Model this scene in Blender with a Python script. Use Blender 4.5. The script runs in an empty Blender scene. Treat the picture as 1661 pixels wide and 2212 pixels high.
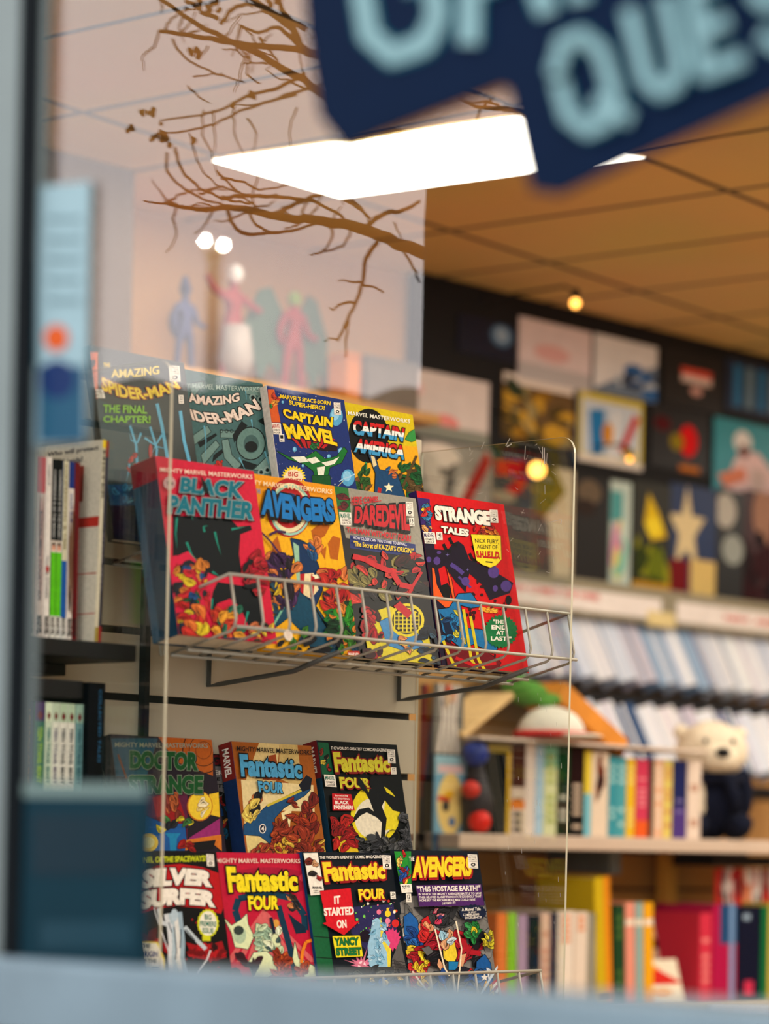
import bpy, bmesh, math, random
from mathutils import Vector, Matrix, noise

# ------------------------------------------------------------------ camera, sky, exposure
SC = bpy.context.scene
COL = SC.collection
F_PX, PX, PY = 6000.0, 830.5, 1818.0          # focal length and principal point in photograph pixels
ROLL = math.radians(1.2)
PSI = math.radians(47.0)                      # heading of the shop's side wall against the picture plane
CAM_Z = 1.5
CP, SP_ = math.cos(PSI), math.sin(PSI)
RIGHT = Vector((SP_, CP, 0)); FWD = Vector((-CP, SP_, 0)); UP = Vector((0, 0, 1))
CAM = Vector((0, 0, CAM_Z))
FOCUS = 3.62
cam_data = bpy.data.cameras.new('camera')
cam = bpy.data.objects.new('camera', cam_data); COL.objects.link(cam)
cx_, sx_ = math.cos(ROLL), math.sin(ROLL)
AX = RIGHT * cx_ + UP * sx_
AY = UP * cx_ - RIGHT * sx_
cam.matrix_world = Matrix(((AX.x, AY.x, -FWD.x, CAM.x), (AX.y, AY.y, -FWD.y, CAM.y), (AX.z, AY.z, -FWD.z, CAM.z), (0, 0, 0, 1)))
cam_data.sensor_fit = 'VERTICAL'; cam_data.sensor_height = 36.0; cam_data.sensor_width = 36.0
cam_data.lens = F_PX * 36.0 / 2212
cam_data.shift_y = (PY - 1106) / 2212
cam_data.shift_x = 0
cam_data.clip_start = 0.05; cam_data.clip_end = 200
cam_data.dof.use_dof = True
cam_data.dof.focus_distance = FOCUS
cam_data.dof.aperture_fstop = cam_data.lens / 1000 / 0.035
SC.camera = cam

world = bpy.data.worlds.new('overcast_sky'); SC.world = world; world.use_nodes = True
wb = world.node_tree.nodes['Background']
wb.inputs[0].default_value = (1.0, 0.93, 0.93, 1); wb.inputs[1].default_value = 5.2

SC.view_settings.view_transform = 'Standard'; SC.view_settings.look = 'None'
SC.view_settings.gamma = 1; SC.view_settings.exposure = 0.0; SC.view_settings.use_curve_mapping = False
SC.cycles.use_denoising = True; SC.cycles.use_adaptive_sampling = False
SC.cycles.max_bounces = 10; SC.cycles.transparent_max_bounces = 24
SC.cycles.caustics_reflective = False; SC.cycles.caustics_refractive = False
SC.cycles.sample_clamp_indirect = 12.0

PANEL_STRENGTH = 12.0       # glow of the ceiling troffers
WARM = (1.0, 0.80, 0.55)

# ------------------------------------------------------------------ reading the photograph: rays
def ray(px, py):
    a, b = px - PX, PY - py
    u = a * cx_ - b * sx_; v = a * sx_ + b * cx_
    return RIGHT * (u / F_PX) + UP * (v / F_PX) + FWD
def hit(px, py, p0, n):
    d = ray(px, py); t = (p0 - CAM).dot(n) / d.dot(n); return CAM + d * t
def on_x(px, py, x): return hit(px, py, Vector((x, 0, 0)), Vector((1, 0, 0)))
def on_y(px, py, y): return hit(px, py, Vector((0, y, 0)), Vector((0, 1, 0)))
def on_z(px, py, z): return hit(px, py, Vector((0, 0, z)), Vector((0, 0, 1)))
def at_d(px, py, d): return CAM + ray(px, py) * d
# ------------------------------------------------------------------ materials
def lin(c): return tuple(((x / 255) / 12.92 if x / 255 <= 0.04045 else ((x / 255 + 0.055) / 1.055) ** 2.4) for x in c)
_M = {}
def mat(name, rgb, rough=0.5, metal=0.0, vary=0.08, scale=30.0, coat=0.0, bump=0.0, spec=0.2):
    key = (name, tuple(rgb), rough, metal, coat, spec)
    if key in _M: return _M[key]
    m = bpy.data.materials.new(name); m.use_nodes = True; nt = m.node_tree
    b = nt.nodes['Principled BSDF']
    c = tuple(x*(x+0.002)/(x+0.028) for x in lin(rgb))     # printed and painted darks go deep
    tc = nt.nodes.new('ShaderNodeTexCoord'); nz = nt.nodes.new('ShaderNodeTexNoise')
    nz.inputs['Scale'].default_value = scale; nz.inputs['Detail'].default_value = 4
    nt.links.new(tc.outputs['Object'], nz.inputs['Vector'])
    rp = nt.nodes.new('ShaderNodeValToRGB')
    rp.color_ramp.elements[0].position = 0.3; rp.color_ramp.elements[1].position = 0.7
    rp.color_ramp.elements[0].color = tuple(x * (1 - vary) for x in c) + (1,)
    rp.color_ramp.elements[1].color = tuple(min(1, x * (1 + vary)) for x in c) + (1,)
    nt.links.new(nz.outputs['Fac'], rp.inputs['Fac']); nt.links.new(rp.outputs['Color'], b.inputs['Base Color'])
    b.inputs['Roughness'].default_value = rough; b.inputs['Metallic'].default_value = metal
    b.inputs['Specular IOR Level'].default_value = spec
    if coat: b.inputs['Coat Weight'].default_value = coat; b.inputs['Coat Roughness'].default_value = 0.12
    if bump:
        bp = nt.nodes.new('ShaderNodeBump'); bp.inputs['Strength'].default_value = bump; bp.inputs['Distance'].default_value = 0.01
        nt.links.new(nz.outputs['Fac'], bp.inputs['Height']); nt.links.new(bp.outputs['Normal'], b.inputs['Normal'])
    _M[key] = m; return m
INK_GLOSS = [0.45, 0.05]
def ink(rgb): return mat('printed_ink', rgb, rough=INK_GLOSS[0], vary=0.12, scale=220.0, spec=INK_GLOSS[1])
def emit(name, rgb, s):
    m = bpy.data.materials.new(name); m.use_nodes = True; nt = m.node_tree; nt.nodes.clear()
    e = nt.nodes.new('ShaderNodeEmission'); e.inputs[0].default_value = tuple(rgb) + (1,); e.inputs[1].default_value = s
    o = nt.nodes.new('ShaderNodeOutputMaterial'); nt.links.new(e.outputs[0], o.inputs[0]); return m
def clear(name, tint, f0=0.04, rough=0.0):
    m = bpy.data.materials.new(name); m.use_nodes = True; nt = m.node_tree; nt.nodes.clear(); N = nt.nodes.new
    o = N('ShaderNodeOutputMaterial'); mx = N('ShaderNodeMixShader'); t = N('ShaderNodeBsdfTransparent'); g = N('ShaderNodeBsdfGlossy')
    t.inputs[0].default_value = tuple(tint) + (1,); g.inputs['Roughness'].default_value = rough
    lw = N('ShaderNodeLayerWeight'); lw.inputs[0].default_value = 0.5
    p = N('ShaderNodeMath'); p.operation = 'POWER'; p.inputs[1].default_value = 5
    a = N('ShaderNodeMath'); a.operation = 'MULTIPLY_ADD'; a.inputs[1].default_value = 1 - f0; a.inputs[2].default_value = f0
    nt.links.new(lw.outputs['Facing'], p.inputs[0]); nt.links.new(p.outputs[0], a.inputs[0])
    nt.links.new(a.outputs[0], mx.inputs[0]); nt.links.new(t.outputs[0], mx.inputs[1]); nt.links.new(g.outputs[0], mx.inputs[2])
    nt.links.new(mx.outputs[0], o.inputs[0]); return m
# ------------------------------------------------------------------ mesh building
class MB:
    """collects faces with one material per face and links them as one mesh object"""
    def __init__(s): s.v = []; s.f = []; s.m = []; s.mats = []
    def mi(s, m):
        if m not in s.mats: s.mats.append(m)
        return s.mats.index(m)
    def add(s, vs, fs, m):
        k = len(s.v); s.v += [tuple(v) for v in vs]; i = s.mi(m)
        for f in fs: s.f.append(tuple(k + x for x in f)); s.m.append(i)
    def box(s, a, b, m, M=None):
        (x0, y0, z0), (x1, y1, z1) = a, b
        vs = [Vector(p) for p in ((x0,y0,z0),(x1,y0,z0),(x1,y1,z0),(x0,y1,z0),(x0,y0,z1),(x1,y0,z1),(x1,y1,z1),(x0,y1,z1))]
        if M: vs = [M @ v for v in vs]
        s.add(vs, [(0,3,2,1),(4,5,6,7),(0,1,5,4),(1,2,6,5),(2,3,7,6),(3,0,4,7)], m)
    def tube(s, pts, r, m, n=8, closed=False):
        pts = [Vector(p) for p in pts]; rs = r if isinstance(r, (list, tuple)) else [r] * len(pts)
        rings = []; ref = None
        for i, p in enumerate(pts):
            a = pts[i - 1] if i > 0 else pts[i]; c = pts[i + 1] if i < len(pts) - 1 else pts[i]
            t = (c - a)
            if t.length < 1e-9: t = Vector((0, 0, 1))
            t.normalize()
            if ref is None:
                ref = t.orthogonal().normalized()
            ref = (ref - t * ref.dot(t))
            if ref.length < 1e-6: ref = t.orthogonal()
            ref.normalize(); b = t.cross(ref)
            rings.append([p + (ref * math.cos(2*math.pi*k/n) + b * math.sin(2*math.pi*k/n)) * rs[i] for k in range(n)])
        vs = [q for rg in rings for q in rg]; fs = []
        for i in range(len(rings) - 1):
            for k in range(n):
                fs.append((i*n+k, i*n+(k+1)%n, (i+1)*n+(k+1)%n, (i+1)*n+k))
        fs.append(tuple(range(n))[::-1]); fs.append(tuple((len(rings)-1)*n + k for k in range(n)))
        s.add(vs, fs, m)
    def ball(s, c, r, m, seg=20, rings=12, M=None, fn=None):
        r = r if isinstance(r, (list, tuple)) else (r, r, r); vs = []; fs = []
        for i in range(rings + 1):
            th = math.pi * i / rings
            for k in range(seg):
                ph = 2*math.pi*k/seg
                v = Vector((r[0]*math.sin(th)*math.cos(ph), r[1]*math.sin(th)*math.sin(ph), r[2]*math.cos(th)))
                if fn: v = fn(v)
                v = v + Vector(c)
                vs.append(M @ v if M else v)
        for i in range(rings):
            for k in range(seg):
                fs.append((i*seg+k, (i+1)*seg+k, (i+1)*seg+(k+1)%seg, i*seg+(k+1)%seg))
        s.add(vs, fs, m)
    def prism(s, poly, ext, m):
        """poly: 3-D points of one flat outline, ext: extrusion vector"""
        n = len(poly); e = Vector(ext); vs = [Vector(p) for p in poly] + [Vector(p) + e for p in poly]
        s.add(vs, [tuple(range(n)), tuple(range(2*n-1, n-1, -1))] + [(i, n+i, n+(i+1)%n, (i+1)%n) for i in range(n)], m)
    def build(s, name, parent=None, smooth=False, bevel=0, kind=None, fix=True):
        me = bpy.data.meshes.new(name); me.from_pydata(s.v, [], s.f)
        for m in s.mats: me.materials.append(m)
        me.polygons.foreach_set('material_index', s.m)
        if smooth: me.polygons.foreach_set('use_smooth', [True] * len(s.f))
        if fix:
            bm = bmesh.new(); bm.from_mesh(me); bmesh.ops.recalc_face_normals(bm, faces=bm.faces); bm.to_mesh(me); bm.free()
        me.update()
        o = bpy.data.objects.new(name, me); COL.objects.link(o)
        if parent is not None: o.parent = parent
        if bevel:
            b = o.modifiers.new('bevel', 'BEVEL'); b.width = bevel; b.segments = 2; b.limit_method = 'ANGLE'
        if kind: o['kind'] = kind
        return o
def thing(name, label, cat, M=None, group=None, kind=None):
    o = bpy.data.objects.new(name, None); COL.objects.link(o); o.empty_display_size = 0.05
    if M is not None: o.matrix_world = M
    tag(o, label, cat, group, kind); return o
def tag(o, label, cat, group=None, kind=None):
    o['label'] = label; o['category'] = cat
    if group: o['group'] = group
    if kind: o['kind'] = kind
    return o
# ------------------------------------------------------------------ lettering
_T = {}
def text_geo(s, off):
    key = (s, off)
    if key in _T: return _T[key]
    cu = bpy.data.curves.new('lettering', 'FONT'); cu.body = s; cu.offset = off; cu.resolution_u = 3
    cu.dimensions = '2D'; cu.fill_mode = 'FRONT'
    ob = bpy.data.objects.new('lettering', cu); COL.objects.link(ob)
    bpy.context.view_layer.update()
    me = bpy.data.meshes.new_from_object(ob.evaluated_get(bpy.context.evaluated_depsgraph_get()))
    vs = [(v.co.x, v.co.y) for v in me.vertices]; fs = [tuple(p.vertices) for p in me.polygons]
    COL.objects.unlink(ob); bpy.data.objects.remove(ob); bpy.data.curves.remove(cu); bpy.data.meshes.remove(me)
    _T[key] = (vs, fs); return _T[key]
def text_uv(s, bold=0.0, extra=0.0):
    """lettering scaled to a unit box (u right, v down); extra grows an outline copy of it"""
    a, f0 = text_geo(s, bold)
    x0 = min(p[0] for p in a); x1 = max(p[0] for p in a); y0 = min(p[1] for p in a); y1 = max(p[1] for p in a)
    v, f = (a, f0) if not extra else text_geo(s, bold + extra)
    return [((p[0]-x0)/(x1-x0), 1 - (p[1]-y0)/(y1-y0)) for p in v], f
def bil(q, u, v):
    (a, b, c, d) = q
    return (a[0]*(1-u)*(1-v)+b[0]*u*(1-v)+c[0]*u*v+d[0]*(1-u)*v, a[1]*(1-u)*(1-v)+b[1]*u*(1-v)+c[1]*u*v+d[1]*(1-u)*v)
def rect_clip(poly, w, h):
    for ax, lim, sg in ((0, 0, 1), (0, w, -1), (1, 0, 1), (1, h, -1)):
        out = []
        for i in range(len(poly)):
            p, q = poly[i-1], poly[i]; ip = (p[ax]-lim)*sg >= 0; iq = (q[ax]-lim)*sg >= 0
            if ip != iq:
                t = (lim-p[ax])/(q[ax]-p[ax]); out.append((p[0]+(q[0]-p[0])*t, p[1]+(q[1]-p[1])*t))
            if iq: out.append(q)
        poly = out
        if not poly: return []
    return poly
from mathutils.geometry import tessellate_polygon
class Art:
    """printed matter on a flat face. Its own frame: x right, z up, y = 0 is the face, -y towards the reader.
    Points come in photograph or crop coordinates through zoom = (x0, y0, scale)."""
    def __init__(s, mb, M, w, h, y, zoom=(0, 0, 1), step=0.000004):
        s.mb, s.M, s.Mi, s.w, s.h, s.y, s.z, s.k, s.step = mb, M, M.inverted(), w, h, y, zoom, 1, step
        s.p0 = M @ Vector((0, y, 0)); s.n = (M.to_3x3() @ Vector((0, 1, 0))).normalized(); s.local = False
    def uv(s, p):
        if s.local: return (p[0]*s.w, (1-p[1])*s.h)
        q = s.Mi @ hit(s.z[0]+p[0]/s.z[2], s.z[1]+p[1]/s.z[2], s.p0, s.n); return (q.x, q.z)
    def _y(s):
        s.k += 1; return s.y - s.step * s.k
    def _put(s, polys, col):
        y = s._y(); m = col if not isinstance(col, tuple) else ink(col)
        for pl in polys:
            pl = rect_clip(pl, s.w, s.h)
            if len(pl) < 3: continue
            if len(pl) == 3: fs = [(0, 1, 2)]
            else: fs = tessellate_polygon([[Vector((a, b, 0)) for a, b in pl]])
            fs2 = []
            for f in fs:
                a, b, c = (pl[i] for i in f)
                if (b[0]-a[0])*(c[1]-a[1]) - (b[1]-a[1])*(c[0]-a[0]) < 0: f = tuple(f)[::-1]
                fs2.append(tuple(f))
            s.mb.add([(a, y, b) for a, b in pl], fs2, m)
    def poly(s, pts, col, edge=None, ew=4):
        if edge: s.stroke(list(pts) + [pts[0], pts[1]], ew, edge)
        s._put([[s.uv(p) for p in pts]], col)
    def box(s, x0, y0, x1, y1, col, sk=0, sl=0): s.poly([(x0, y0), (x1, y0+sl), (x1+sk, y1+sl), (x0+sk, y1)], col)
    def oval(s, cx, cy, rx, ry, col, n=28, jag=0, seed=1, rot=0):
        rd = random.Random(seed); pts = []
        for i in range(n):
            a = 2*math.pi*i/n; k = 1 + (jag if i % 2 else -jag) * (0.6 + 0.8*rd.random()) if jag else 1
            x, y = rx*k*math.cos(a), ry*k*math.sin(a)
            pts.append((cx + x*math.cos(rot) - y*math.sin(rot), cy + x*math.sin(rot) + y*math.cos(rot)))
        s.poly(pts, col)
    def ring(s, cx, cy, rx, ry, k, col, n=32):
        pl = []
        for i in range(n):
            a, b = 2*math.pi*i/n, 2*math.pi*(i+1)/n
            pl.append([s.uv((cx+rx*f*math.cos(t), cy+ry*f*math.sin(t))) for t, f in ((a, 1), (b, 1), (b, k), (a, k))])
        s._put(pl, col)
    def stroke(s, pts, wd, col, taper=False):
        pl = []
        for i in range(len(pts)-1):
            (x0, y0), (x1, y1) = pts[i], pts[i+1]; L = math.hypot(x1-x0, y1-y0) or 1
            nx, ny = -(y1-y0)/L/2, (x1-x0)/L/2
            a = wd*(1-i/(len(pts)-1)) if taper else wd; b = wd*(1-(i+1)/(len(pts)-1)) + 0.5 if taper else wd
            pl.append([s.uv(p) for p in ((x0+nx*a, y0+ny*a), (x1+nx*b, y1+ny*b), (x1-nx*b, y1-ny*b), (x0-nx*a, y0-ny*a))])
        s._put(pl, col)
    def star(s, cx, cy, r, col, n=5, k=0.42, rot=-math.pi/2):
        s.poly([(cx+r*(1 if i % 2 == 0 else k)*math.cos(rot+math.pi*i/n), cy+r*(1 if i % 2 == 0 else k)*math.sin(rot+math.pi*i/n)) for i in range(2*n)], col)
    def text(s, t, q, col, bold=0.02, edge=None, ew=0.05, arch=0, shadow=None, sh=(6, 6), bands=None):
        jobs = []
        if shadow: jobs.append((shadow, ew, sh))
        if edge: jobs.append((edge, ew, (0, 0)))
        jobs.append((col, 0, (0, 0)))
        for c, ex, of in jobs:
            vs, fs = text_uv(t, bold, ex); pl = []
            def place(u, v):
                x, y = bil(q, u, v); return s.uv((x+of[0], y+of[1] + arch*4*u*(1-u)))
            if bands and not ex:
                for bi, bc in enumerate(bands):
                    lo, hi = bi/len(bands), (bi+1)/len(bands); pl = []
                    for f in fs:
                        pg = [(vs[i][0], vs[i][1]-lo) for i in f]
                        pg = [(u+5, v) for u, v in pg]
                        pg = rect_clip(pg, 20, hi-lo)
                        if len(pg) > 2: pl.append([place(u-5, v+lo) for u, v in pg])
                    s._put(pl, bc)
                continue
            for f in fs: pl.append([place(*vs[i]) for i in f])
            s._put(pl, c)
    def mess(s, x0, y0, x1, y1, cols, n, seed, size, line=(18, 18, 18)):
        """loose swirling shapes of colour with inked edges, folds and highlights"""
        rd = random.Random(seed); ph = rd.uniform(0, 6.28); cxm, cym = (x0+x1)/2, (y0+y1)/2
        for i in range(n):
            cx, cy = rd.uniform(x0, x1), rd.uniform(y0, y1); r = size*rd.uniform(0.55, 1.35)
            fl = ph + 1.3*math.sin((cx-cxm)/(size*2.2)) + 1.1*math.cos((cy-cym)/(size*2.6)) + rd.uniform(-.5, .5); st = rd.uniform(.34, .75); bend = rd.uniform(-.5, .5)
            def P(u, v, k=1.0):
                x, y = r*u*k, r*st*v*k + bend*r*(u*u-.4); return (cx + x*math.cos(fl) - y*math.sin(fl), cy + x*math.sin(fl) + y*math.cos(fl))
            m = 11; pts = []; w = [rd.uniform(.82, 1.12) for _ in range(m)]
            def shape(k): return [P(math.cos(6.283*q/m)*w[q], math.copysign(abs(math.sin(6.283*q/m))**1.3, math.sin(6.283*q/m))*w[q], k) for q in range(m)]
            if line: s.poly(shape(1.0 + 3.2/r*1.2), line)
            c = cols[rd.randrange(len(cols))]; s.poly(shape(1.0), c)
            if line and r > 15:
                lt_ = tuple(min(255, int(v*1.25+22)) for v in c); dk_ = tuple(int(v*.45) for v in c)
                s.poly([P(-.7, .1), P(0, .75), P(.7, .1), P(0, .35)], dk_)
                s.stroke([P(-.55, -.35), P(0, -.5), P(.5, -.3)], max(2.5, r*.09), lt_, True)
                s.stroke([P(-.6, .0), P(-.1, .05), P(.35, -.05)], max(2, r*.06), line, True)
    def lines(s, q, n, col, seed=1, fill=0.9):
        """rows of tiny illegible print"""
        rd = random.Random(seed)
        for i in range(n):
            v0, v1 = (i+0.2)/n, (i+0.75)/n; e = fill*rd.uniform(0.75, 1)
            s.poly([bil(q, (1-e)/2, v0), bil(q, (1+e)/2, v0), bil(q, (1+e)/2, v1), bil(q, (1-e)/2, v1)], col)
# ------------------------------------------------------------------ main planes (metres)
Y_GLASS = 1.40                  # shop window
X_SLAT = -2.604                 # slatted display wall
X_WALL = -3.95                  # side wall with the posters
Z_CEIL = 2.69
TILT = math.radians(12.5)

# ------------------------------------------------------------------ large structure
lt = [on_z(458, 347, 2.687), on_z(736, 426, 2.687), on_z(1392, 339, 2.687)]       # corners of the big ceiling panel
def ceiling_mat():
    m = bpy.data.materials.new('ceiling_tiles'); m.use_nodes = True; nt = m.node_tree; b = nt.nodes['Principled BSDF']; N = nt.nodes.new
    tc = N('ShaderNodeTexCoord'); mp = N('ShaderNodeMapping'); 
    d = lt[2]-lt[1]; d1 = lt[0]-lt[1]; ang = 0.5*(math.atan2(d.y, d.x) + math.atan2(d1.y, d1.x)+math.pi/2)
    ang = math.atan2(d.y, d.x); ang2 = math.atan2(d1.y, d1.x) - math.pi/2
    while ang2 - ang > math.pi/2: ang2 -= math.pi
    while ang2 - ang < -math.pi/2: ang2 += math.pi
    ang = (ang+ang2)/2
    mp.inputs['Rotation'].default_value = (0, 0, -ang); q = Matrix.Rotation(-ang, 3, 'Z') @ lt[1]
    mp.inputs['Location'].default_value = (-q.x + 6.2, -q.y + 6.9, 0)
    br = N('ShaderNodeTexBrick'); br.offset = 0; br.inputs['Scale'].default_value = 1.0
    br.inputs['Brick Width'].default_value = 0.62; br.inputs['Row Height'].default_value = 0.345; br.inputs['Mortar Size'].default_value = 0.008
    br.inputs['Mortar Smooth'].default_value = 0.1
    br.inputs['Color1'].default_value = lin((246, 200, 122)) + (1,); br.inputs['Color2'].default_value = lin((240, 192, 116)) + (1,); br.inputs['Mortar'].default_value = lin((70, 55, 40)) + (1,)
    nz = N('ShaderNodeTexNoise'); nz.inputs['Scale'].default_value = 2.2; nz.inputs['Detail'].default_value = 6
    mx = N('ShaderNodeMix'); mx.data_type = 'RGBA'; mx.blend_type = 'MULTIPLY'; mx.inputs[0].default_value = 0.35
    nt.links.new(tc.outputs['Object'], mp.inputs[0]); nt.links.new(mp.outputs[0], br.inputs['Vector']); nt.links.new(tc.outputs['Object'], nz.inputs['Vector'])
    nt.links.new(br.outputs['Color'], mx.inputs[6]); nt.links.new(nz.outputs['Color'], mx.inputs[7]); nt.links.new(mx.outputs[2], b.inputs['Base Color'])
    b.inputs['Roughness'].default_value = 0.9; return m
def grid_mat(name, c1, c2, w, h, gap, rot=None):
    m = bpy.data.materials.new(name); m.use_nodes = True; nt = m.node_tree; b = nt.nodes['Principled BSDF']; N = nt.nodes.new
    tc = N('ShaderNodeTexCoord'); br = N('ShaderNodeTexBrick'); mp = N('ShaderNodeMapping')
    if rot: mp.inputs['Rotation'].default_value = rot
    br.inputs['Scale'].default_value = 1; br.inputs['Brick Width'].default_value = w; br.inputs['Row Height'].default_value = h; br.inputs['Mortar Size'].default_value = gap
    br.inputs['Color1'].default_value = lin(c1) + (1,); br.inputs['Color2'].default_value = lin(tuple(x*.93 for x in c1)) + (1,); br.inputs['Mortar'].default_value = lin(c2) + (1,)
    nt.links.new(tc.outputs['Object'], mp.inputs[0]); nt.links.new(mp.outputs[0], br.inputs['Vector']); nt.links.new(br.outputs['Color'], b.inputs['Base Color'])
    b.inputs['Roughness'].default_value = 0.8; return m
plaster = mat('tan_wall_paint', (198, 152, 98), 0.85, scale=6, vary=0.05)
def struct(name, a, b, m, bevel=0):
    mb = MB(); mb.box(a, b, m); return mb.build(name, kind='structure', bevel=bevel)
struct('floor', (X_WALL-0.1, Y_GLASS-0.06, -0.1), (3.0, 9.0, 0.0), grid_mat('floor_tiles', (190, 168, 140), (120, 104, 86), 0.45, 0.45, 0.006))
struct('ceiling', (X_WALL-0.1, Y_GLASS-0.06, Z_CEIL), (3.0, 9.0, Z_CEIL+0.08), ceiling_mat())
struct('wall_left', (X_WALL-0.1, Y_GLASS-0.06, 0), (X_WALL, 9.0, Z_CEIL), plaster)
struct('wall_back', (X_WALL-0.1, 9.0, 0), (3.0, 9.1, Z_CEIL), mat('brown_back_wall', (150, 112, 70), 0.85))
struct('wall_right', (3.0, Y_GLASS-0.06, 0), (3.1, 9.1, Z_CEIL), plaster)
pv = on_x(286, 600, X_WALL + 0.22)
struct('trim_1', (X_WALL, Y_GLASS+0.06, 0), (X_WALL + 0.22, pv.y, Z_CEIL), mat('grey_pier_paint', (112, 96, 84), 0.85, scale=5))
wf = MB(); ext = mat('shopfront_render', (150, 145, 140), 0.9, scale=8)
WX0, WX1, WZ0, WZ1 = -2.25, 1.5, 1.20, 2.60
wf.box((X_WALL-0.1, Y_GLASS-0.06, 0), (WX0, Y_GLASS+0.06, Z_CEIL), ext); wf.box((WX1, Y_GLASS-0.06, 0), (3.1, Y_GLASS+0.06, Z_CEIL), ext)
wf.box((WX0, Y_GLASS-0.06, 0), (WX1, Y_GLASS+0.06, WZ0), ext); wf.box((WX0, Y_GLASS-0.06, WZ1), (WX1, Y_GLASS+0.06, Z_CEIL), ext)
wf.build('wall_front', kind='structure')
# pavement outside
struct('pavement', (-9, -12, -0.1), (6, Y_GLASS-0.06, 0.0), grid_mat('paving_slabs', (120, 118, 116), (80, 78, 76), 0.6, 0.4, 0.01))

# shop window: aluminium frame, rubber seal, glass
alu = mat('window_aluminium', (96, 106, 106), 0.6, 0.0, scale=12, vary=0.05, spec=0.1); alu2 = mat('transom_aluminium', (90, 106, 114), 0.5, 0.0, scale=9, vary=0.12, spec=0.2)
rubber = mat('black_rubber_seal', (8, 20, 24), 0.8, spec=0.05)
mxr = on_y(100, 700, Y_GLASS+0.004).x; mx2 = on_y(66, 700, Y_GLASS-0.012).x; mx1 = on_y(30, 700, Y_GLASS-0.012).x
tz = on_y(800, 2128, Y_GLASS-0.05).z
fr = MB()
fr.box((mx1-0.10, Y_GLASS-0.012, WZ0), (mx1, Y_GLASS+0.004, WZ1), alu)
fr.box((mx1, Y_GLASS-0.005, tz), (mxr, Y_GLASS+0.004, WZ1), alu)
fr.box((mxr, Y_GLASS-0.05, tz-0.055), (WX1, Y_GLASS+0.04, tz), alu2)
fr.box((mx1, Y_GLASS-0.05, tz-0.055), (mxr, Y_GLASS+0.04, tz), alu2)
fr.box((mx1, Y_GLASS-0.045, tz-0.19), (WX1, Y_GLASS+0.03, tz-0.066), alu2)
fr.box((mx1, Y_GLASS-0.04, WZ1-0.05), (WX1, Y_GLASS+0.04, WZ1), alu)
fr.box((WX1-0.06, Y_GLASS-0.04, tz), (WX1, Y_GLASS+0.04, WZ1-0.05), alu)
win = fr.build('window_1', kind='structure', bevel=0.003)
sb = MB(); sb.box((mx1, Y_GLASS-0.012, tz), (mx2, Y_GLASS-0.008, WZ1-0.05), rubber); sb.box((mx1, Y_GLASS-0.04, tz-0.066), (WX1, Y_GLASS+0.02, tz-0.055), rubber)
sb.build('seal', win)
gl = MB(); gl.box((mxr-0.005, Y_GLASS-0.001, tz), (WX1-0.06, Y_GLASS+0.001, WZ1-0.05), clear('window_glass', (0.97, 0.985, 0.98)))
gl.box((WX0, Y_GLASS-0.003, WZ0), (mx1-0.10, Y_GLASS+0.003, WZ1), clear('window_glass', (0.97, 0.985, 0.98)))
gl.build('pane', win)

# slatted display wall
X1 = X_SLAT
y_end = on_x(899, 1500, X1).y; z_top = on_x(912, 951, X1).z
slat = MB(); sw = mat('slatwall_laminate', (200, 188, 165), 0.45, scale=5, vary=0.04); dk = mat('slat_groove', (40, 38, 36), 0.6)
zc = on_x(890, 1549, X1).z; pitch = zc - on_x(888, 1679, X1).z
z = zc + pitch*8
edges = []
k = -14
gz = sorted([zc + pitch*i for i in range(-20, 12) if 0.1 < zc + pitch*i < z_top - 0.03])
lo = 0.0
gh = 0.0048
for g in gz + [None]:
    hi = (g - gh) if g else z_top
    slat.box((X1-0.012, Y_GLASS+0.45, lo), (X1, y_end, hi), sw)
    if g: lo = g + gh
slat.box((X1-0.03, Y_GLASS+0.45, 0), (X1-0.012, y_end-0.0005, z_top-0.002), dk)
slat.build('wall_slats', kind='structure')
up_ = MB(); yu = on_x(313, 1400, X1+0.006).y
up_.box((X1+0.0005, yu-0.004, 0.0), (X1+0.012, yu+0.004, on_x(318, 1170, X1).z), mat('dark_upright', (26, 36, 42), 0.5))
up_.build('trim_2', kind='structure')

# ------------------------------------------------------------------ the big ceiling panel, and added panels out of view
lt.append(lt[0] + lt[2] - lt[1])
cen = sum(lt, Vector()) / 4
frm = mat('lamp_frame_paint', (96, 84, 66), 0.8, spec=0.05); glow = emit('lamp_diffuser', (1.0, 0.90, 0.77), PANEL_STRENGTH)
def troffer(pts, label):
    c = sum(pts, Vector()) / 4; t = thing('ceiling_light', label, 'ceiling light', Matrix.Translation(c), 'fluorescent ceiling panels')
    q = [p - c for p in pts]
    d = MB(); d.add(q, [(0, 1, 2, 3)], glow); d.build('diffuser', t)
    f = MB()
    for i in range(4):
        a, b = q[i], q[(i+1) % 4]; o1, o2 = a*1.015, b*1.015
        f.add([a, b, o2, o1], [(0, 1, 2, 3)], frm)
        f.add([v + Vector((0, 0, 0.002)) for v in (a, b)] + [b, a], [(0, 1, 2, 3)], frm)
    f.build('frame', t, fix=False)
    return t
troffer(lt, 'large glowing white ceiling panel above the comic racks')
L1, L2 = lt[1]-lt[0], lt[2]-lt[1]
a1 = L1.normalized()*0.30; a2 = L2.normalized()*0.60
for x, y in ((-2.35, 4.9), (-1.45, 3.15), (-1.05, 4.45), (-1.6, 6.2), (-2.9, 7.2), (0.6, 3.6), (0.6, 5.6), (-0.5, 7.6)):  # unseen panels, added to brighten racks and poster wall and glare on covers
    c = Vector((x, y, Z_CEIL-0.003))
    troffer([c - a1 - a2, c + a1 - a2, c + a1 + a2, c - a1 + a2], 'glowing white ceiling panel out of view, added to light the shop')
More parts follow.
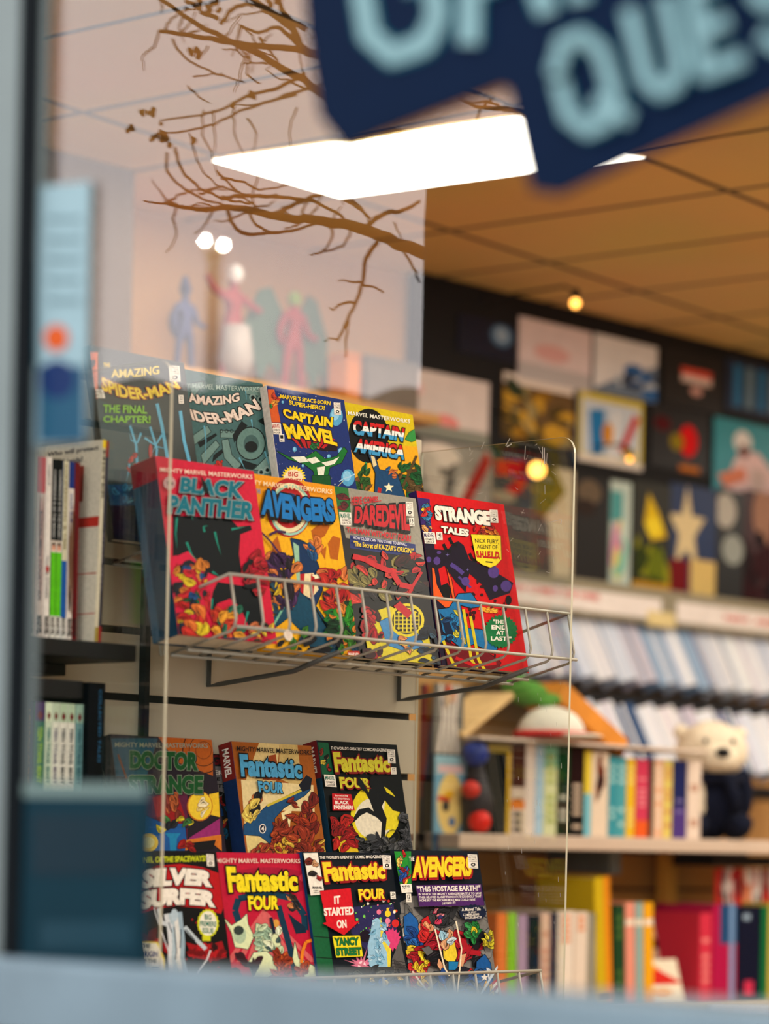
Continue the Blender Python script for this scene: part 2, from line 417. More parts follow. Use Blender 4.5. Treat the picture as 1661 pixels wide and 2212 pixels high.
# ------------------------------------------------------------------ wire book racks on the slatted wall
wire = mat('white_coated_wire', (172, 166, 152), 0.35, 0.1, vary=0.03)
wire_dk = mat('grey_coated_wire', (96, 94, 90), 0.4, 0.3, vary=0.03)
nrm = Vector((math.cos(TILT), 0, math.sin(TILT))); eyt = Vector((-math.sin(TILT), 0, math.cos(TILT)))
def tier(xb, zb, y0=0.0):
    return Matrix(((0, -nrm.x, eyt.x, xb), (1, 0, 0, y0), (0, -nrm.z, eyt.z, zb), (0, 0, 0, 1)))
def loc(M, px, py, y=0.0):
    n = (M.to_3x3() @ Vector((0, 1, 0))).normalized()
    return M.inverted() @ hit(px, py, M @ Vector((0, y, 0)), n)
XB = -2.42
TA = tier(XB, on_x(1133, 1462, XB).z)                       # lower row of the upper rack
DB = 0.085
TB = tier(XB-DB, TA.translation.z + 0.118)                  # upper row of the upper rack
XD = -2.42
TD = tier(XD, TA.translation.z - 0.463)
TC = tier(XD-DB, TD.translation.z + 0.118)
def wire_rack(name, label, TF, TU, px_l, px_r, px_y, arm=None):
    FY = -0.086
    a = loc(TF, px_l, px_y[0], FY); b = loc(TF, px_r, px_y[1], FY)
    x0, x1 = a.x, b.x; zt = (a.z + b.z) / 2
    base = TF @ Vector(((x0+x1)/2, 0, 0)); root = thing(name, label, 'book rack', Matrix.Translation(base))
    def T(M): return Matrix.Translation(-base) @ M
    R, r2 = 0.0021, 0.0017
    mb = MB(); mb2 = MB(); M = T(TF); U = T(TU)
    H = zt; n = 15
    P = lambda M, x, y, z: M @ Vector((x, y, z))
    for i in range(n):
        x = x0 + (x1-x0)*i/(n-1)
        mb.tube([P(M, x, FY, H), P(M, x, FY, 0.012), P(M, x, FY+0.004, 0.004), P(M, x, FY+0.012, 0.0), P(M, x, 0.03, -0.001)], r2, wire)
    e0, e1 = x0-0.002, x1+0.002
    mb.tube([P(M, e0, 0.045, H*0.92), P(M, e0, FY, H), P(M, e1, FY, H), P(M, e1, 0.045, H*0.92)], R, wire, 10)
    mb.tube([P(M, e0, FY-0.001, 0.002), P(M, e1, FY-0.001, 0.002)], R, wire, 10)
    mb.tube([P(M, e0, 0.028, -0.003), P(M, e1, 0.028, -0.003)], R, wire, 10)
    mb.tube([P(M, e0, 0.0, -0.004), P(M, e1, 0.0, -0.004)], R, wire, 10)
    for x in (e0, e1):
        mb.tube([P(M, x, 0.045, 0.0), P(M, x, 0.045, H*0.92)], r2, wire)
    mb.build('front_basket', root, True)
    # rear basket: fence just behind the front row, floor, posts down to the front basket
    yb = -0.050
    for i in range(0, n):
        x = x0 + (x1-x0)*i/(n-1)
        mb2.tube([P(U, x, yb, H*0.9), P(U, x, yb, 0.006), P(U, x, yb+0.01, 0.0), P(U, x, 0.05, -0.001)], r2, wire)
    mb2.tube([P(U, e0, 0.05, H*0.84), P(U, e0, yb, H*0.9), P(U, e1, yb, H*0.9), P(U, e1, 0.05, H*0.84)], R, wire, 10)
    for y, z in ((yb, 0.0), (0.03, -0.003), (0.05, -0.003)):
        mb2.tube([P(U, e0, y, z), P(U, e1, y, z)], R, wire, 10)
    for x in (e0, e1):
        mb2.tube([P(U, x, yb, 0.0), P(M, x, 0.04, 0.0)], r2, wire)
    mb2.build('rear_basket', root, True)
    # bracket arms hooked into the slats
    ar = MB()
    for x in ((x0+x1)/2 + 0.02, x0+0.09) if arm is None else arm:
        s = Vector((X_SLAT, 0, 0)); p = P(M, x, -0.05, -0.006); q = P(M, x, 0.03, -0.010)
        w = TF @ Vector((x, 0, 0)) - base
        wall_y = w.y; wx = X_SLAT + 0.004 - base.x
        ar = MB(); ar.tube([p, q, (wx+0.02, wall_y, q.z-0.013), (wx, wall_y, q.z-0.015), (wx, wall_y, q.z+0.03)], 0.0032, wire_dk, 10)
        ar.build('support_arm', root, True)
    return root, x0, x1
rackA, xa0, xa1 = wire_rack('wire_book_rack', 'two-tier white wire rack in the upper half of the slatted wall', TA, TB, 498, 1226, (1246, 1320), (on_x(858, 1465, X_SLAT).y, on_x(858, 1465, X_SLAT).y-0.36))
rackD, xd0, xd1 = wire_rack('wire_book_rack', 'two-tier white wire rack low on the slatted wall behind the window rail', TD, TC, 440, 1166, (2120, 2096))

# ------------------------------------------------------------------ clear acrylic side panels
acr = clear('clear_acrylic', (0.93, 0.95, 0.94)); aed = mat('acrylic_edge', (196, 190, 168), 0.25, vary=0.04, coat=0.4)
scr = mat('scratch', (215, 210, 200), 0.8)
def acrylic(px_front, py, X_F, label, scratches):
    p = on_x(px_front, py, X_F); Y = p.y; zt = CAM_Z + 0.542; zb = CAM_Z - 0.46; r = 0.022; th = 0.0038; xb = X_SLAT + 0.001
    pts = [(xb, zb), (X_F, zb)] + [(X_F - r + r*math.cos(a), zt - r + r*math.sin(a)) for a in [math.pi/2*i/6 for i in range(7)]] + [(xb, zt)]
    o = Vector((X_F, Y, zb)); t = thing('acrylic_panel', label, 'acrylic panel', Matrix.Translation(o))
    A = MB(); n = len(pts)
    vs = [Vector((x, Y, z)) - o for x, z in pts] + [Vector((x, Y+th, z)) - o for x, z in pts]
    A.add(vs, [tuple(range(n)), tuple(range(2*n-1, n-1, -1))], acr)
    A.build('sheet', t)
    E_ = MB(); E_.add(vs, [(i, n+i, n+(i+1) % n, (i+1) % n) for i in range(n)], aed); E_.build('edge', t, fix=False)
    S = MB(); rd = random.Random(5)
    for (sx, sy, ln, wd, ang) in scratches:
        c = hit(sx, sy, Vector((0, Y-0.0006, 0)), Vector((0, 1, 0))) - o
        d = Vector((math.cos(ang), 0, math.sin(ang))) * ln/2; q = Vector((-math.sin(ang), 0, math.cos(ang))) * wd/2
        S.add([c-d-q, c+d-q*0.4, c+d+q, c-d+q*0.6], [(0, 1, 2, 3)], scr)
    if scratches: S.build('scratch_marks', t, fix=False, kind='stuff')
    return t
rd = random.Random(3)
sc1 = [(1097, 955, .012, .0016, .9), (1100, 962, .009, .002, .3), (1043, 962, .01, .0012, 1.0), (1015, 970, .004, .002, 1.6), (1134, 978, .018, .0011, 1.5), (1176, 985, .022, .0022, 1.6), (1172, 978, .016, .0018, 1.6), (1181, 990, .014, .001, 1.5), (1177, 1058, .012, .001, 1.6), (1170, 1000, .01, .0012, 1.5), (1203, 1102, .01, .0008, 1.6), (1200, 1125, .02, .0008, 0.1), (1212, 1128, .006, .002, 1.4)]
sc1 += [(rd.uniform(1090, 1215), rd.uniform(1300, 2000), rd.uniform(.003, .007), .0007, 1.6) for i in range(46)]
sc1 += [(rd.uniform(960, 1215), rd.uniform(960, 1240), rd.uniform(.004, .012), .0005, rd.uniform(0, 3)) for i in range(30)]
acrylic(1230, 1450, -2.33, 'scratched clear acrylic panel closing the right end of the racks', sc1)
acrylic(356, 1450, -2.33, 'clear acrylic panel at the left end of the racks beside the spine-out books', [])

# ------------------------------------------------------------------ paperbacks
paper = mat('page_edges', (222, 214, 196), 0.8, scale=300, vary=0.12)
GROUPNAME = 'paperback comics in the wire racks'
LAST = {}
def paperback(M, tl, tr, base, label, zoom, thick=0.014, off=0.0, width=None, spine=None, left=None, height=None, bl_shift=0.0):
    """tl, tr: top corners of the front cover in photograph pixels"""
    b = loc(M, tr[0], tr[1], -off)
    if tl is None and width != 0.16: width = b.x - LAST.get(id(M), b.x-0.169) - 0.0012
    if width is None: a = loc(M, tl[0], tl[1], -off); width = b.x - a.x
    if width != 0.16: LAST[id(M)] = b.x
    h = b.z - 0.0025
    B = M @ Matrix.Translation((b.x - width, -off, b.z - h))
    t = thing('paperback_comic', label, 'comic book', B, 'paperback comics in the wire racks')
    m = MB(); g = 0.0006
    bm_ = ink(base)
    m.box((0, 0, 0), (width, g, h), bm_)
    art = Art(m, B, width, h, 0.0, zoom)
    p = MB(); p.box((0.001, g, 0.002), (width-0.002, thick-g, h-0.002), paper); pg = p.build('page_block', t)
    s = MB(); sc = ink(spine or base); s.box((-g, 0, 0), (0, thick, h), sc); s.box((0, thick-g, 0), (width, thick, h), sc)
    t['_sp'] = 0; del t['_sp']
    print('BOOK %-40s w %.3f h %.3f z %.3f' % (label[:40], width, h, b.z))
    def done():
        c = m.build('front_cover', t, fix=False); s.build('spine', t); return t
    # art printed on the spine
    MS = B @ Matrix(((0, 1, 0, -g), (-1, 0, 0, thick), (0, 0, 1, 0), (0, 0, 0, 1)))
    class SpineArt(Art):
        pass
    sa = Art(s, B, thick, h, 0, (0, 0, 1)); sa.local = True
    def put(polys, col):
        y = -g - 0.0001 - sa.k*0.0001; sa.k += 1; mm = ink(col)
        for pl in polys:
            pl = rect_clip(pl, thick, h)
            if len(pl) < 3: continue
            fs = [(0, 1, 2)] if len(pl) == 3 else tessellate_polygon([[Vector((a, b, 0)) for a, b in pl]])
            s.add([(y, thick - a, b) for a, b in pl], [tuple(f) for f in fs], mm)
    sa._put = put
    return art, sa, done
W_ = (236, 226, 212); K_ = (20, 18, 20); Y_ = (240, 205, 30)
def stamp(a, x0, y0, x1, y1):
    a.box(x0, y0, x1, y1, W_, sk=(x1-x0)*0.12, sl=(y1-y0)*0.03); w, h = x1-x0, y1-y0; f = lambda u, v: (x0+u*w+v*w*0.12, y0+v*h+u*h*.03)
    for i, s_ in enumerate(('APPROVED', 'BY THE', 'COMICS', 'CODE')):
        v = .06+i*.13; a.text(s_, (f(.1, v), f(.9, v), f(.9, v+.09), f(.1, v+.09)), K_, .01)
    c = f(.5, .74); a.ring(c[0], c[1], w*.26, h*.13, .45, K_, 14)
    a.text('AUTHORITY', (f(.1, .89), f(.9, .89), f(.9, .97), f(.1, .97)), K_, .01)
def group_box(a, x0, y0, x1, y1, col, sk=None, small=True):
    w, h = x1-x0, y1-y0; sk = w*.14 if sk is None else sk; sl = h*.05
    a.box(x0, y0, x1, y1, W_, sk=sk, sl=sl); f = lambda u, v: (x0+u*w+v*sk, y0+v*h+u*sl)
    a.text('MARVEL', (f(.08, .08), f(.92, .08), f(.92, .46), f(.08, .46)), col, .03)
    a.text('COMICS', (f(.14, .53), f(.86, .53), f(.86, .71), f(.14, .71)), K_, .02)
    a.text('GROUP', (f(.14, .77), f(.86, .77), f(.86, .93), f(.14, .93)), K_, .02)
def num_box(a, x0, y0, x1, y1, n, mth):
    w, h = x1-x0, y1-y0; a.box(x0, y0, x1, y1, W_, sk=w*.1); f = lambda u, v: (x0+u*w+v*w*.1, y0+v*h)
    a.text(n, (f(.2, .1), f(.8, .1), f(.8, .58), f(.2, .58)), K_, .02); a.text(mth, (f(.2, .68), f(.8, .68), f(.8, .9), f(.2, .9)), K_, .01)
MMM = 'MIGHTY MARVEL MASTERWORKS'
Z3 = (180, 750, 3.775); Z4 = (540, 800, 3.955); Z5 = (320, 980, 3.611); Z6 = (700, 1020, 2.966)
Z7 = (220, 1560, 3.46); Z8 = (280, 1800, 3.955); Z9 = (640, 1560, 4.614); Z10 = (640, 1820, 2.864)

# --- upper rack, rear row
INK_GLOSS[:] = [0.16, 0.08]
a, s, done = paperback(TB, (196, 768), (397, 784), (42, 46, 42), 'dark grey comic with yellow two-line title and light blue streaks, upper rack far left', Z3, thick=0.012, off=0.022)
a.box(-20, 40, 118, 420, (205, 98, 44)); a.mess(-10, 100, 90, 330, [(90, 40, 30), (160, 60, 40), (60, 40, 40)], 9, 3, 30)
a.poly([(120, 420), (560, 640), (560, 1500), (60, 1500)], (44, 66, 70)); a.box(140, 1120, 560, 1300, (30, 92, 130), sk=20); a.box(150, 1290, 560, 1700, (18, 34, 60))
for i, pts in enumerate([[(600, 460), (640, 640), (690, 930)], [(790, 520), (820, 760), (870, 960)], [(380, 640), (430, 800), (440, 1000)], [(545, 650), (600, 830), (590, 960)], [(470, 700), (440, 780), (390, 760), (370, 690)], [(500, 740), (600, 810), (680, 830)], [(640, 715), (590, 800), (560, 870)], [(380, 900), (370, 1000), (350, 1100)]]):
    a.stroke(pts, 26 if i < 2 else 18, (92, 168, 200), taper=(i > 3))
a.mess(360, 880, 480, 1010, [(190, 50, 40), (160, 40, 40)], 7, 4, 26); a.mess(220, 1130, 540, 1260, [(60, 140, 180), (30, 90, 140), (90, 170, 200)], 20, 8, 34, (20, 50, 80))
a.oval(545, 850, 16, 60, (170, 50, 50))
a.text('THE', ((160, 130), (215, 130), (215, 165), (160, 165)), Y_, .02)
a.text('AMAZING', ((222, 180), (615, 150), (618, 220), (225, 250)), Y_, .03, K_, .04, arch=10)
a.text('SPIDER-MAN', ((142, 235), (735, 255), (790, 335), (150, 350)), Y_, .035, (150, 50, 30), .05, arch=85)
a.text('THE FINAL', ((160, 468), (515, 478), (515, 545), (158, 535)), (130, 190, 40), .03); a.text('CHAPTER!', ((158, 560), (545, 560), (545, 622), (158, 615)), (130, 190, 40), .03)
group_box(a, 36, 344, 158, 414, K_); num_box(a, 772, 392, 812, 462, '33', 'FEB'); stamp(a, 690, 150, 780, 280); done()

INK_GLOSS[:] = [0.45, 0.05]
a, s, done = paperback(TB, None, (567, 829), (74, 106, 106), 'teal grey comic with pinkish white arched title over machinery, second in the upper row', Z3, thick=0.012, off=0.010, width=0.168)
for q in ([(840, 760), (1010, 640), (1040, 690), (860, 830)], [(1120, 680), (1260, 690), (1240, 740), (1120, 735)], [(1130, 760), (1180, 750), (1210, 880), (1290, 960), (1240, 1000), (1150, 900)], [(960, 880), (1080, 760), (1110, 800), (980, 960)], [(1280, 320), (1560, 320), (1560, 420), (1330, 380)], [(860, 300), (980, 280), (900, 420)], [(1390, 1000), (1560, 830), (1580, 1000)]):
    a.poly(q, (112, 140, 134), K_, 10)
for q in ([(930, 780), (1080, 700), (1090, 720), (950, 820)], [(1300, 920), (1420, 960), (1380, 1000), (1270, 985)], [(1060, 880), (1130, 830), (1140, 860), (1050, 940)], [(1420, 600), (1560, 520), (1560, 700)], [(1290, 600), (1340, 640), (1230, 780), (1215, 720)]):
    a.poly(q, (22, 30, 32))
a.oval(1365, 785, 122, 138, K_); a.oval(1365, 785, 113, 129, (100, 130, 124)); a.oval(1368, 790, 62, 76, (70, 96, 94)); a.oval(1368, 812, 52, 45, (24, 30, 32))
for cx in (1125, 1168, 1208): a.ring(cx, 684, 14, 16, .7, K_, 12)
for cx, cy in ((1380, 410), (1445, 425), (1500, 1000), (1450, 1020)): a.ring(cx, cy, 28, 30, .6, (130, 150, 145)); a.oval(cx, cy, 12, 13, K_)
for pts in ([(985, 640), (1000, 760), (990, 920)], [(1320, 330), (1330, 430)], [(1270, 900), (1320, 1000)], [(1480, 850), (1530, 1020)], [(1370, 590), (1380, 660)]): a.stroke(pts, 14, (100, 160, 180), taper=True)
a.mess(1050, 930, 1130, 975, [(185, 50, 40)], 4, 2, 22)
a.text(MMM, ((690, 282), (1435, 328), (1435, 366), (690, 325)), (170, 190, 180), .012, (60, 80, 80), .02)
a.text('AMAZING', ((850, 368), (1268, 368), (1275, 438), (862, 445)), (232, 212, 198), .04, K_, .06, arch=32)
a.text('SPIDER-MAN', ((740, 440), (1395, 418), (1452, 505), (765, 535)), (232, 212, 198), .04, K_, .06, arch=105); done()

a, s, done = paperback(TB, (577, 845), (743, 864), (36, 54, 112), 'navy comic with yellow two-line title, planets and stars, third in the upper row', Z4, thick=0.020, off=0.022, spine=(232, 220, 205))
for i in range(70):
    r_ = random.Random(i*7+1); a.oval(r_.uniform(200, 900), r_.uniform(200, 1000), *(2*[r_.choice((2, 2, 3, 5))]), r_.choice(((220, 220, 230), (220, 220, 230), (220, 200, 80))), 6)
for cx, cy, rx, ry in ((735, 395, 56, 80), (380, 675, 18, 22), (778, 692, 28, 32), (450, 815, 11, 13), (278, 272, 11, 13), (835, 918, 57, 72), (672, 735, 16, 18)):
    a.oval(cx, cy, rx, ry, (90, 160, 200)); a.oval(cx-rx*.15, cy-ry*.2, rx*.6, ry*.6, (140, 195, 222))
a.stroke([(760, 950), (800, 925), (840, 915), (895, 885)], 8, (170, 200, 220)); a.stroke([(750, 990), (800, 940)], 5, (200, 190, 120))
a.poly([(330, 580), (745, 640), (742, 690), (640, 690), (440, 655)], (40, 22, 30))
for x in (350, 420, 475, 545, 610, 680): a.poly([(x, 575), (x+45, 590), (520+(x-520)*.55+22, 668), (520+(x-520)*.55, 662)], (176, 32, 40))
# an abstract green and white flourish
a.poly([(230, 690), (340, 745), (470, 745), (560, 690), (640, 760), (740, 735), (800, 655), (830, 690), (780, 790), (680, 830), (650, 960), (560, 960), (540, 860), (460, 800), (330, 760)], (30, 112, 50), K_, 8)
for q in ([(350, 740), (460, 735), (510, 780), (420, 790)], [(480, 760), (560, 740), (600, 780), (530, 800)], [(610, 790), (700, 770), (760, 740), (720, 800), (650, 820)], [(570, 830), (640, 820), (625, 920), (580, 900)]): a.poly(q, (226, 226, 206), K_, 5)
a.mess(520, 620, 590, 700, [(40, 110, 60), (180, 90, 50)], 5, 9, 24)
a.poly([(530, 900), (680, 900), (690, 985), (530, 985)], (24, 84, 44), K_, 6)
a.oval(370, 910, 96, 86, (240, 210, 40), 44, .12, 3); a.oval(370, 915, 80, 68, (238, 214, 180), 36, .06, 5)
a.text('BIG', ((325, 866), (410, 870), (405, 912), (325, 906)), (180, 40, 40), .02); a.text('PREMIERE', ((298, 920), (458, 930), (455, 975), (300, 965)), (180, 40, 40), .02)
a.poly([(150, 165), (205, 165), (258, 445), (165, 445)], (206, 92, 40)); a.mess(175, 220, 250, 420, [(190, 60, 40), (60, 120, 60), (230, 150, 60)], 7, 3, 24)
group_box(a, 166, 450, 258, 545, (170, 40, 30), sk=12); num_box(a, 245, 548, 288, 612, '1', 'MAY')
a.text("MARVEL'S SPACE-BORN", ((256, 205), (685, 265), (683, 300), (254, 240)), Y_, .025); a.text('SUPER-HERO!', ((330, 255), (637, 303), (633, 342), (330, 292)), Y_, .03, arch=8)
a.text('CAPTAIN', ((270, 322), (708, 402), (700, 488), (290, 400)), Y_, .05, (60, 30, 30), .05, arch=12)
a.text('MARVEL', ((275, 455), (725, 530), (745, 650), (322, 585)), Y_, .05, (60, 30, 30), .05, arch=-15); stamp(a, 710, 276, 768, 380); done()

a, s, done = paperback(TB, None, (891, 896), (206, 182, 28), 'yellow comic with red, white and blue banded title, last in the upper row', Z4, thick=0.012, off=0.006, width=0.168)
a.box(820, 620, 1600, 1200, (228, 165, 34), sl=40); a.oval(1010, 560, 172, 232, K_)
a.poly([(1325, 590), (1360, 530), (1412, 500), (1430, 590), (1380, 612)], (60, 140, 70), K_, 8); a.poly([(980, 860), (985, 780), (1000, 790), (998, 870)], (60, 140, 80), K_, 6)
a.mess(895, 810, 1010, 1020, [(34, 80, 44), (50, 90, 40), (120, 80, 40)], 16, 5, 48); a.mess(1270, 800, 1470, 1090, [(28, 84, 44), (36, 96, 50), (90, 70, 40)], 26, 7, 56)
a.stroke([(1300, 1000), (1420, 730)], 22, (90, 70, 40)); a.poly([(1000, 700), (1060, 720), (1100, 850), (1250, 880), (1320, 1080), (1060, 1080), (1070, 880)], (34, 74, 110), K_, 10)
a.poly([(1025, 720), (1060, 745), (1080, 810), (1050, 830)], (220, 200, 150)); a.poly([(1090, 1000), (1120, 1010), (1110, 1080), (1080, 1080)], (180, 40, 40)); a.star(1182, 1002, 44, (240, 232, 190)); a.mess(1165, 830, 1250, 930, [(40, 90, 140), (200, 110, 60)], 5, 3, 36)
a.text(MMM, ((640, 322), (1364, 422), (1360, 456), (640, 356)), (240, 236, 220), .012)
bands = ((196, 36, 40), (236, 230, 222), (70, 150, 196))
a.text('CAPTAIN', ((872, 425), (1318, 498), (1300, 612), (880, 552)), W_, .05, K_, .06, bands=bands, arch=-4); a.text('AMERICA', ((905, 580), (1322, 645), (1312, 768), (882, 700)), W_, .05, K_, .06, bands=bands); done()

# --- upper rack, front row
a, s, done = paperback(TA, (337, 1001), (548, 1018), (204, 34, 66), 'thick crimson comic with teal two-line title above a black swirl, front row far left', Z5, thick=0.044, off=0.034, spine=(40, 66, 84))
a.poly([(190, 480), (640, 505), (700, 570), (800, 560), (810, 595), (720, 630), (710, 780), (730, 940), (560, 970), (470, 930), (400, 880), (330, 810), (280, 790), (190, 800)], (22, 26, 32))
a.poly([(540, 1000), (860, 1050), (905, 1260), (880, 1330), (780, 1340), (720, 1200), (640, 1130), (540, 1170), (490, 1260), (480, 1130)], (22, 26, 32))
for pts in ([(225, 500), (215, 620), (225, 740)], [(300, 690), (340, 790), (400, 860), (470, 890)], [(330, 460), (350, 520)], [(440, 610), (430, 570), (470, 560)], [(520, 610), (540, 700), (570, 790)], [(650, 590), (760, 570)], [(500, 920), (560, 960)], [(780, 1230), (760, 1310), (740, 1400)], [(500, 1130), (490, 1300)]): a.stroke(pts, 18, (32, 140, 120), taper=True)
a.poly([(180, 820), (310, 760), (420, 880), (520, 990), (470, 1250), (300, 1300), (200, 1180)], (206, 36, 72))
a.mess(210, 850, 460, 1170, [(210, 180, 40), (40, 96, 60), (40, 80, 130), (190, 40, 50), (200, 120, 50), (40, 40, 50)], 46, 11, 44)
a.mess(240, 1180, 440, 1520, [(170, 36, 36), (190, 50, 40), (210, 180, 40), (210, 110, 50), (30, 40, 60)], 28, 15, 62); a.mess(750, 790, 900, 1080, [(150, 26, 40), (30, 30, 36), (170, 40, 50)], 18, 6, 48)
a.mess(490, 1220, 720, 1430, [(200, 80, 40), (220, 150, 50), (40, 100, 80), (190, 60, 40)], 28, 21, 46); a.mess(790, 1340, 960, 1500, [(180, 100, 60), (60, 50, 40), (190, 40, 60), (220, 180, 60)], 18, 22, 40); a.box(460, 1440, 760, 1560, (34, 66, 96))
a.text('STAN LEE', ((420, 1440), (545, 1448), (545, 1468), (420, 1460)), W_, .015); a.text('JACK KIRBY', ((580, 1448), (735, 1458), (735, 1480), (580, 1470)), W_, .015)
a.text('ROY THOMAS', ((380, 1480), (550, 1490), (550, 1512), (380, 1502)), W_, .015); a.text('JOHN BUSCEMA', ((590, 1490), (790, 1502), (790, 1524), (590, 1512)), W_, .015); a.box(870, 1480, 950, 1530, (170, 40, 40))
a.oval(155, 235, 48, 52, (190, 150, 150)); a.text('TM', ((128, 222), (182, 224), (182, 252), (128, 250)), (90, 80, 80), .02)
a.text(MMM, ((82, 112), (802, 170), (800, 204), (82, 146)), (240, 214, 196), .014)
a.text('BLACK', ((247, 186), (742, 226), (724, 362), (233, 306)), (22, 112, 128), .05, (150, 160, 160), .035, shadow=K_, sh=(5, 8)); a.text('PANTHER', ((150, 326), (822, 384), (806, 522), (140, 466)), (22, 112, 128), .05, (150, 160, 160), .035, shadow=K_, sh=(5, 8)); a.poly([(395, 175), (440, 240), (470, 330), (420, 300)], K_)
s.box(0, 0, 1, .13, (150, 40, 56)); s.box(.0, .13, .3, 1, (60, 90, 110)); done()

a, s, done = paperback(TA, None, (722, 1050), (232, 172, 30), 'orange yellow comic with blue one-word title over a red ring, front row second', Z5, thick=0.016, off=0.014, width=0.172)
a.box(800, 150, 1500, 420, (226, 150, 30), sl=60)
for q in ([(1270, 600), (1340, 540), (1420, 560), (1380, 640), (1290, 700)], [(1400, 700), (1440, 640), (1500, 660), (1480, 830), (1420, 820)], [(960, 700), (1010, 640), (1040, 760), (990, 830)], [(900, 850), (950, 780), (970, 940), (920, 1000)], [(1340, 760), (1390, 720), (1380, 830)]): a.poly(q, (176, 96, 30))
a.ring(1100, 422, 180, 230, .84, (170, 36, 40)); a.ring(1100, 422, 152, 194, .82, (226, 214, 170)); a.ring(1100, 422, 126, 160, .72, (176, 40, 42)); a.oval(1100, 422, 92, 116, (34, 70, 110)); a.ring(1110, 440, 160, 200, .9, (150, 200, 180), 20)
a.poly([(1110, 660), (1200, 680), (1260, 720), (1330, 880), (1360, 1060), (1310, 1180), (1230, 1240), (1180, 1080), (1160, 900)], (26, 56, 92), K_, 12)
a.poly([(1180, 940), (1290, 930), (1330, 1060), (1270, 1130), (1190, 1090)], (226, 206, 160)); a.poly([(1180, 940), (1220, 935), (1210, 1100), (1190, 1090)], (176, 36, 42)); a.poly([(1270, 935), (1300, 950), (1290, 1110), (1262, 1120)], (176, 36, 42)); a.star(1320, 962, 50, (238, 230, 190))
a.poly([(1130, 690), (1175, 720), (1185, 1000), (1160, 1000)], (150, 190, 160)); a.mess(1240, 670, 1340, 820, [(40, 90, 140), (210, 120, 60), (40, 80, 120)], 9, 31, 46)
a.poly([(1160, 1060), (1300, 1180), (1440, 1380), (1520, 1600), (1330, 1620), (1200, 1390), (1090, 1280), (960, 1380), (930, 1330), (1060, 1180)], (26, 74, 96), K_, 10); a.stroke([(1150, 1080), (1060, 1190), (960, 1370)], 16, (120, 180, 150)); a.stroke([(1300, 1200), (1420, 1400)], 12, K_)
a.mess(940, 790, 1160, 1180, [(56, 34, 70), (70, 40, 80), (190, 110, 60), (40, 30, 40)], 40, 32, 58); a.mess(1340, 880, 1540, 1200, [(160, 30, 36), (180, 50, 40), (60, 40, 50), (200, 110, 60)], 30, 33, 54); a.mess(1400, 1170, 1620, 1460, [(34, 110, 50), (50, 130, 40), (200, 120, 50), (30, 60, 40)], 34, 34, 54)
a.mess(900, 950, 1000, 1300, [(40, 36, 40), (200, 170, 40), (36, 70, 90)], 16, 35, 36); a.mess(1010, 1400, 1640, 1640, [(30, 30, 36), (30, 60, 80), (60, 110, 40)], 30, 36, 56)
a.stroke([(870, 620), (940, 690), (1060, 850)], 14, (70, 40, 80)); a.stroke([(930, 640), (990, 610), (1060, 620)], 20, (70, 40, 80))
a.text('STAN LEE', ((1135, 1546), (1255, 1552), (1255, 1572), (1135, 1566)), W_, .015); a.text('DON HECK', ((1285, 1552), (1412, 1560), (1412, 1580), (1285, 1572)), W_, .015); a.box(1540, 1545, 1638, 1592, (190, 60, 50)); a.text('MARVEL', ((1548, 1556), (1632, 1560), (1632, 1584), (1548, 1580)), W_, .03)
a.text(MMM, ((690, 196), (1424, 285), (1420, 322), (690, 232)), (240, 214, 170), .014)
a.text('THE', ((830, 280), (862, 284), (862, 318), (830, 314)), (38, 120, 186), .03)
a.text('AVENGERS', ((880, 272), (1422, 355), (1452, 535), (868, 480)), (38, 120, 186), .06, K_, .05, arch=22, shadow=K_, sh=(-10, 14)); done()

INK_GLOSS[:] = [0.28, 0.10]
a, s, done = paperback(TA, (722, 1050), (898, 1077), (30, 26, 28), 'glossy comic with grey top, red slanted title and blue banner, front row third', Z6, thick=0.014, off=0.010, spine=(24, 24, 26))
a.poly([(60, 60), (620, 60), (640, 560), (420, 480), (140, 420)], (148, 142, 128)); a.poly([(60, 60), (150, 60), (178, 330), (100, 330)], (40, 110, 52)); a.mess(100, 140, 150, 240, [(130, 26, 36), (110, 20, 30), (90, 20, 26)], 7, 41, 26)
group_box(a, 96, 255, 172, 338, (30, 110, 90)); a.poly([(165, 402), (584, 462), (588, 548), (165, 486)], (44, 54, 110))
a.mess(180, 530, 640, 800, [(170, 26, 36), (60, 20, 26), (120, 110, 60), (40, 34, 36), (190, 50, 40)], 60, 42, 46); a.stroke([(180, 540), (260, 560), (330, 600), (430, 640), (480, 720), (560, 740)], 34, (190, 32, 42)); a.stroke([(620, 640), (570, 720), (540, 780)], 20, (180, 32, 42))
a.poly([(300, 900), (420, 860), (660, 1000), (700, 1290), (300, 1270), (260, 1060)], (206, 190, 40)); a.poly([(350, 960), (400, 935), (600, 1040), (640, 1120), (520, 1150), (400, 1110)], (70, 130, 180), K_, 6)
a.ring(525, 950, 112, 108, .84, (214, 196, 40)); a.oval(525, 950, 94, 90, (48, 40, 30))
for i in range(-3, 4): a.stroke([(525+i*26, 950-80+abs(i)*10), (525+i*26, 950+80-abs(i)*10)], 8, (214, 196, 40)); a.stroke([(525-84+abs(i)*10, 950+i*25), (525+84-abs(i)*10, 950+i*25)], 8, (214, 196, 40))
a.poly([(440, 860), (480, 830), (560, 900), (530, 940)], (180, 32, 42)); a.mess(265, 880, 360, 1180, [(150, 26, 36), (60, 20, 26), (180, 40, 40)], 18, 43, 44); a.mess(610, 1010, 740, 1260, [(34, 60, 80), (24, 36, 50), (50, 80, 100)], 18, 44, 38); a.mess(400, 1060, 560, 1150, [(210, 130, 80), (220, 190, 80)], 8, 45, 24)
a.text('HERE COMES...', ((165, 160), (358, 158), (358, 190), (168, 220)), (190, 36, 50), .035)
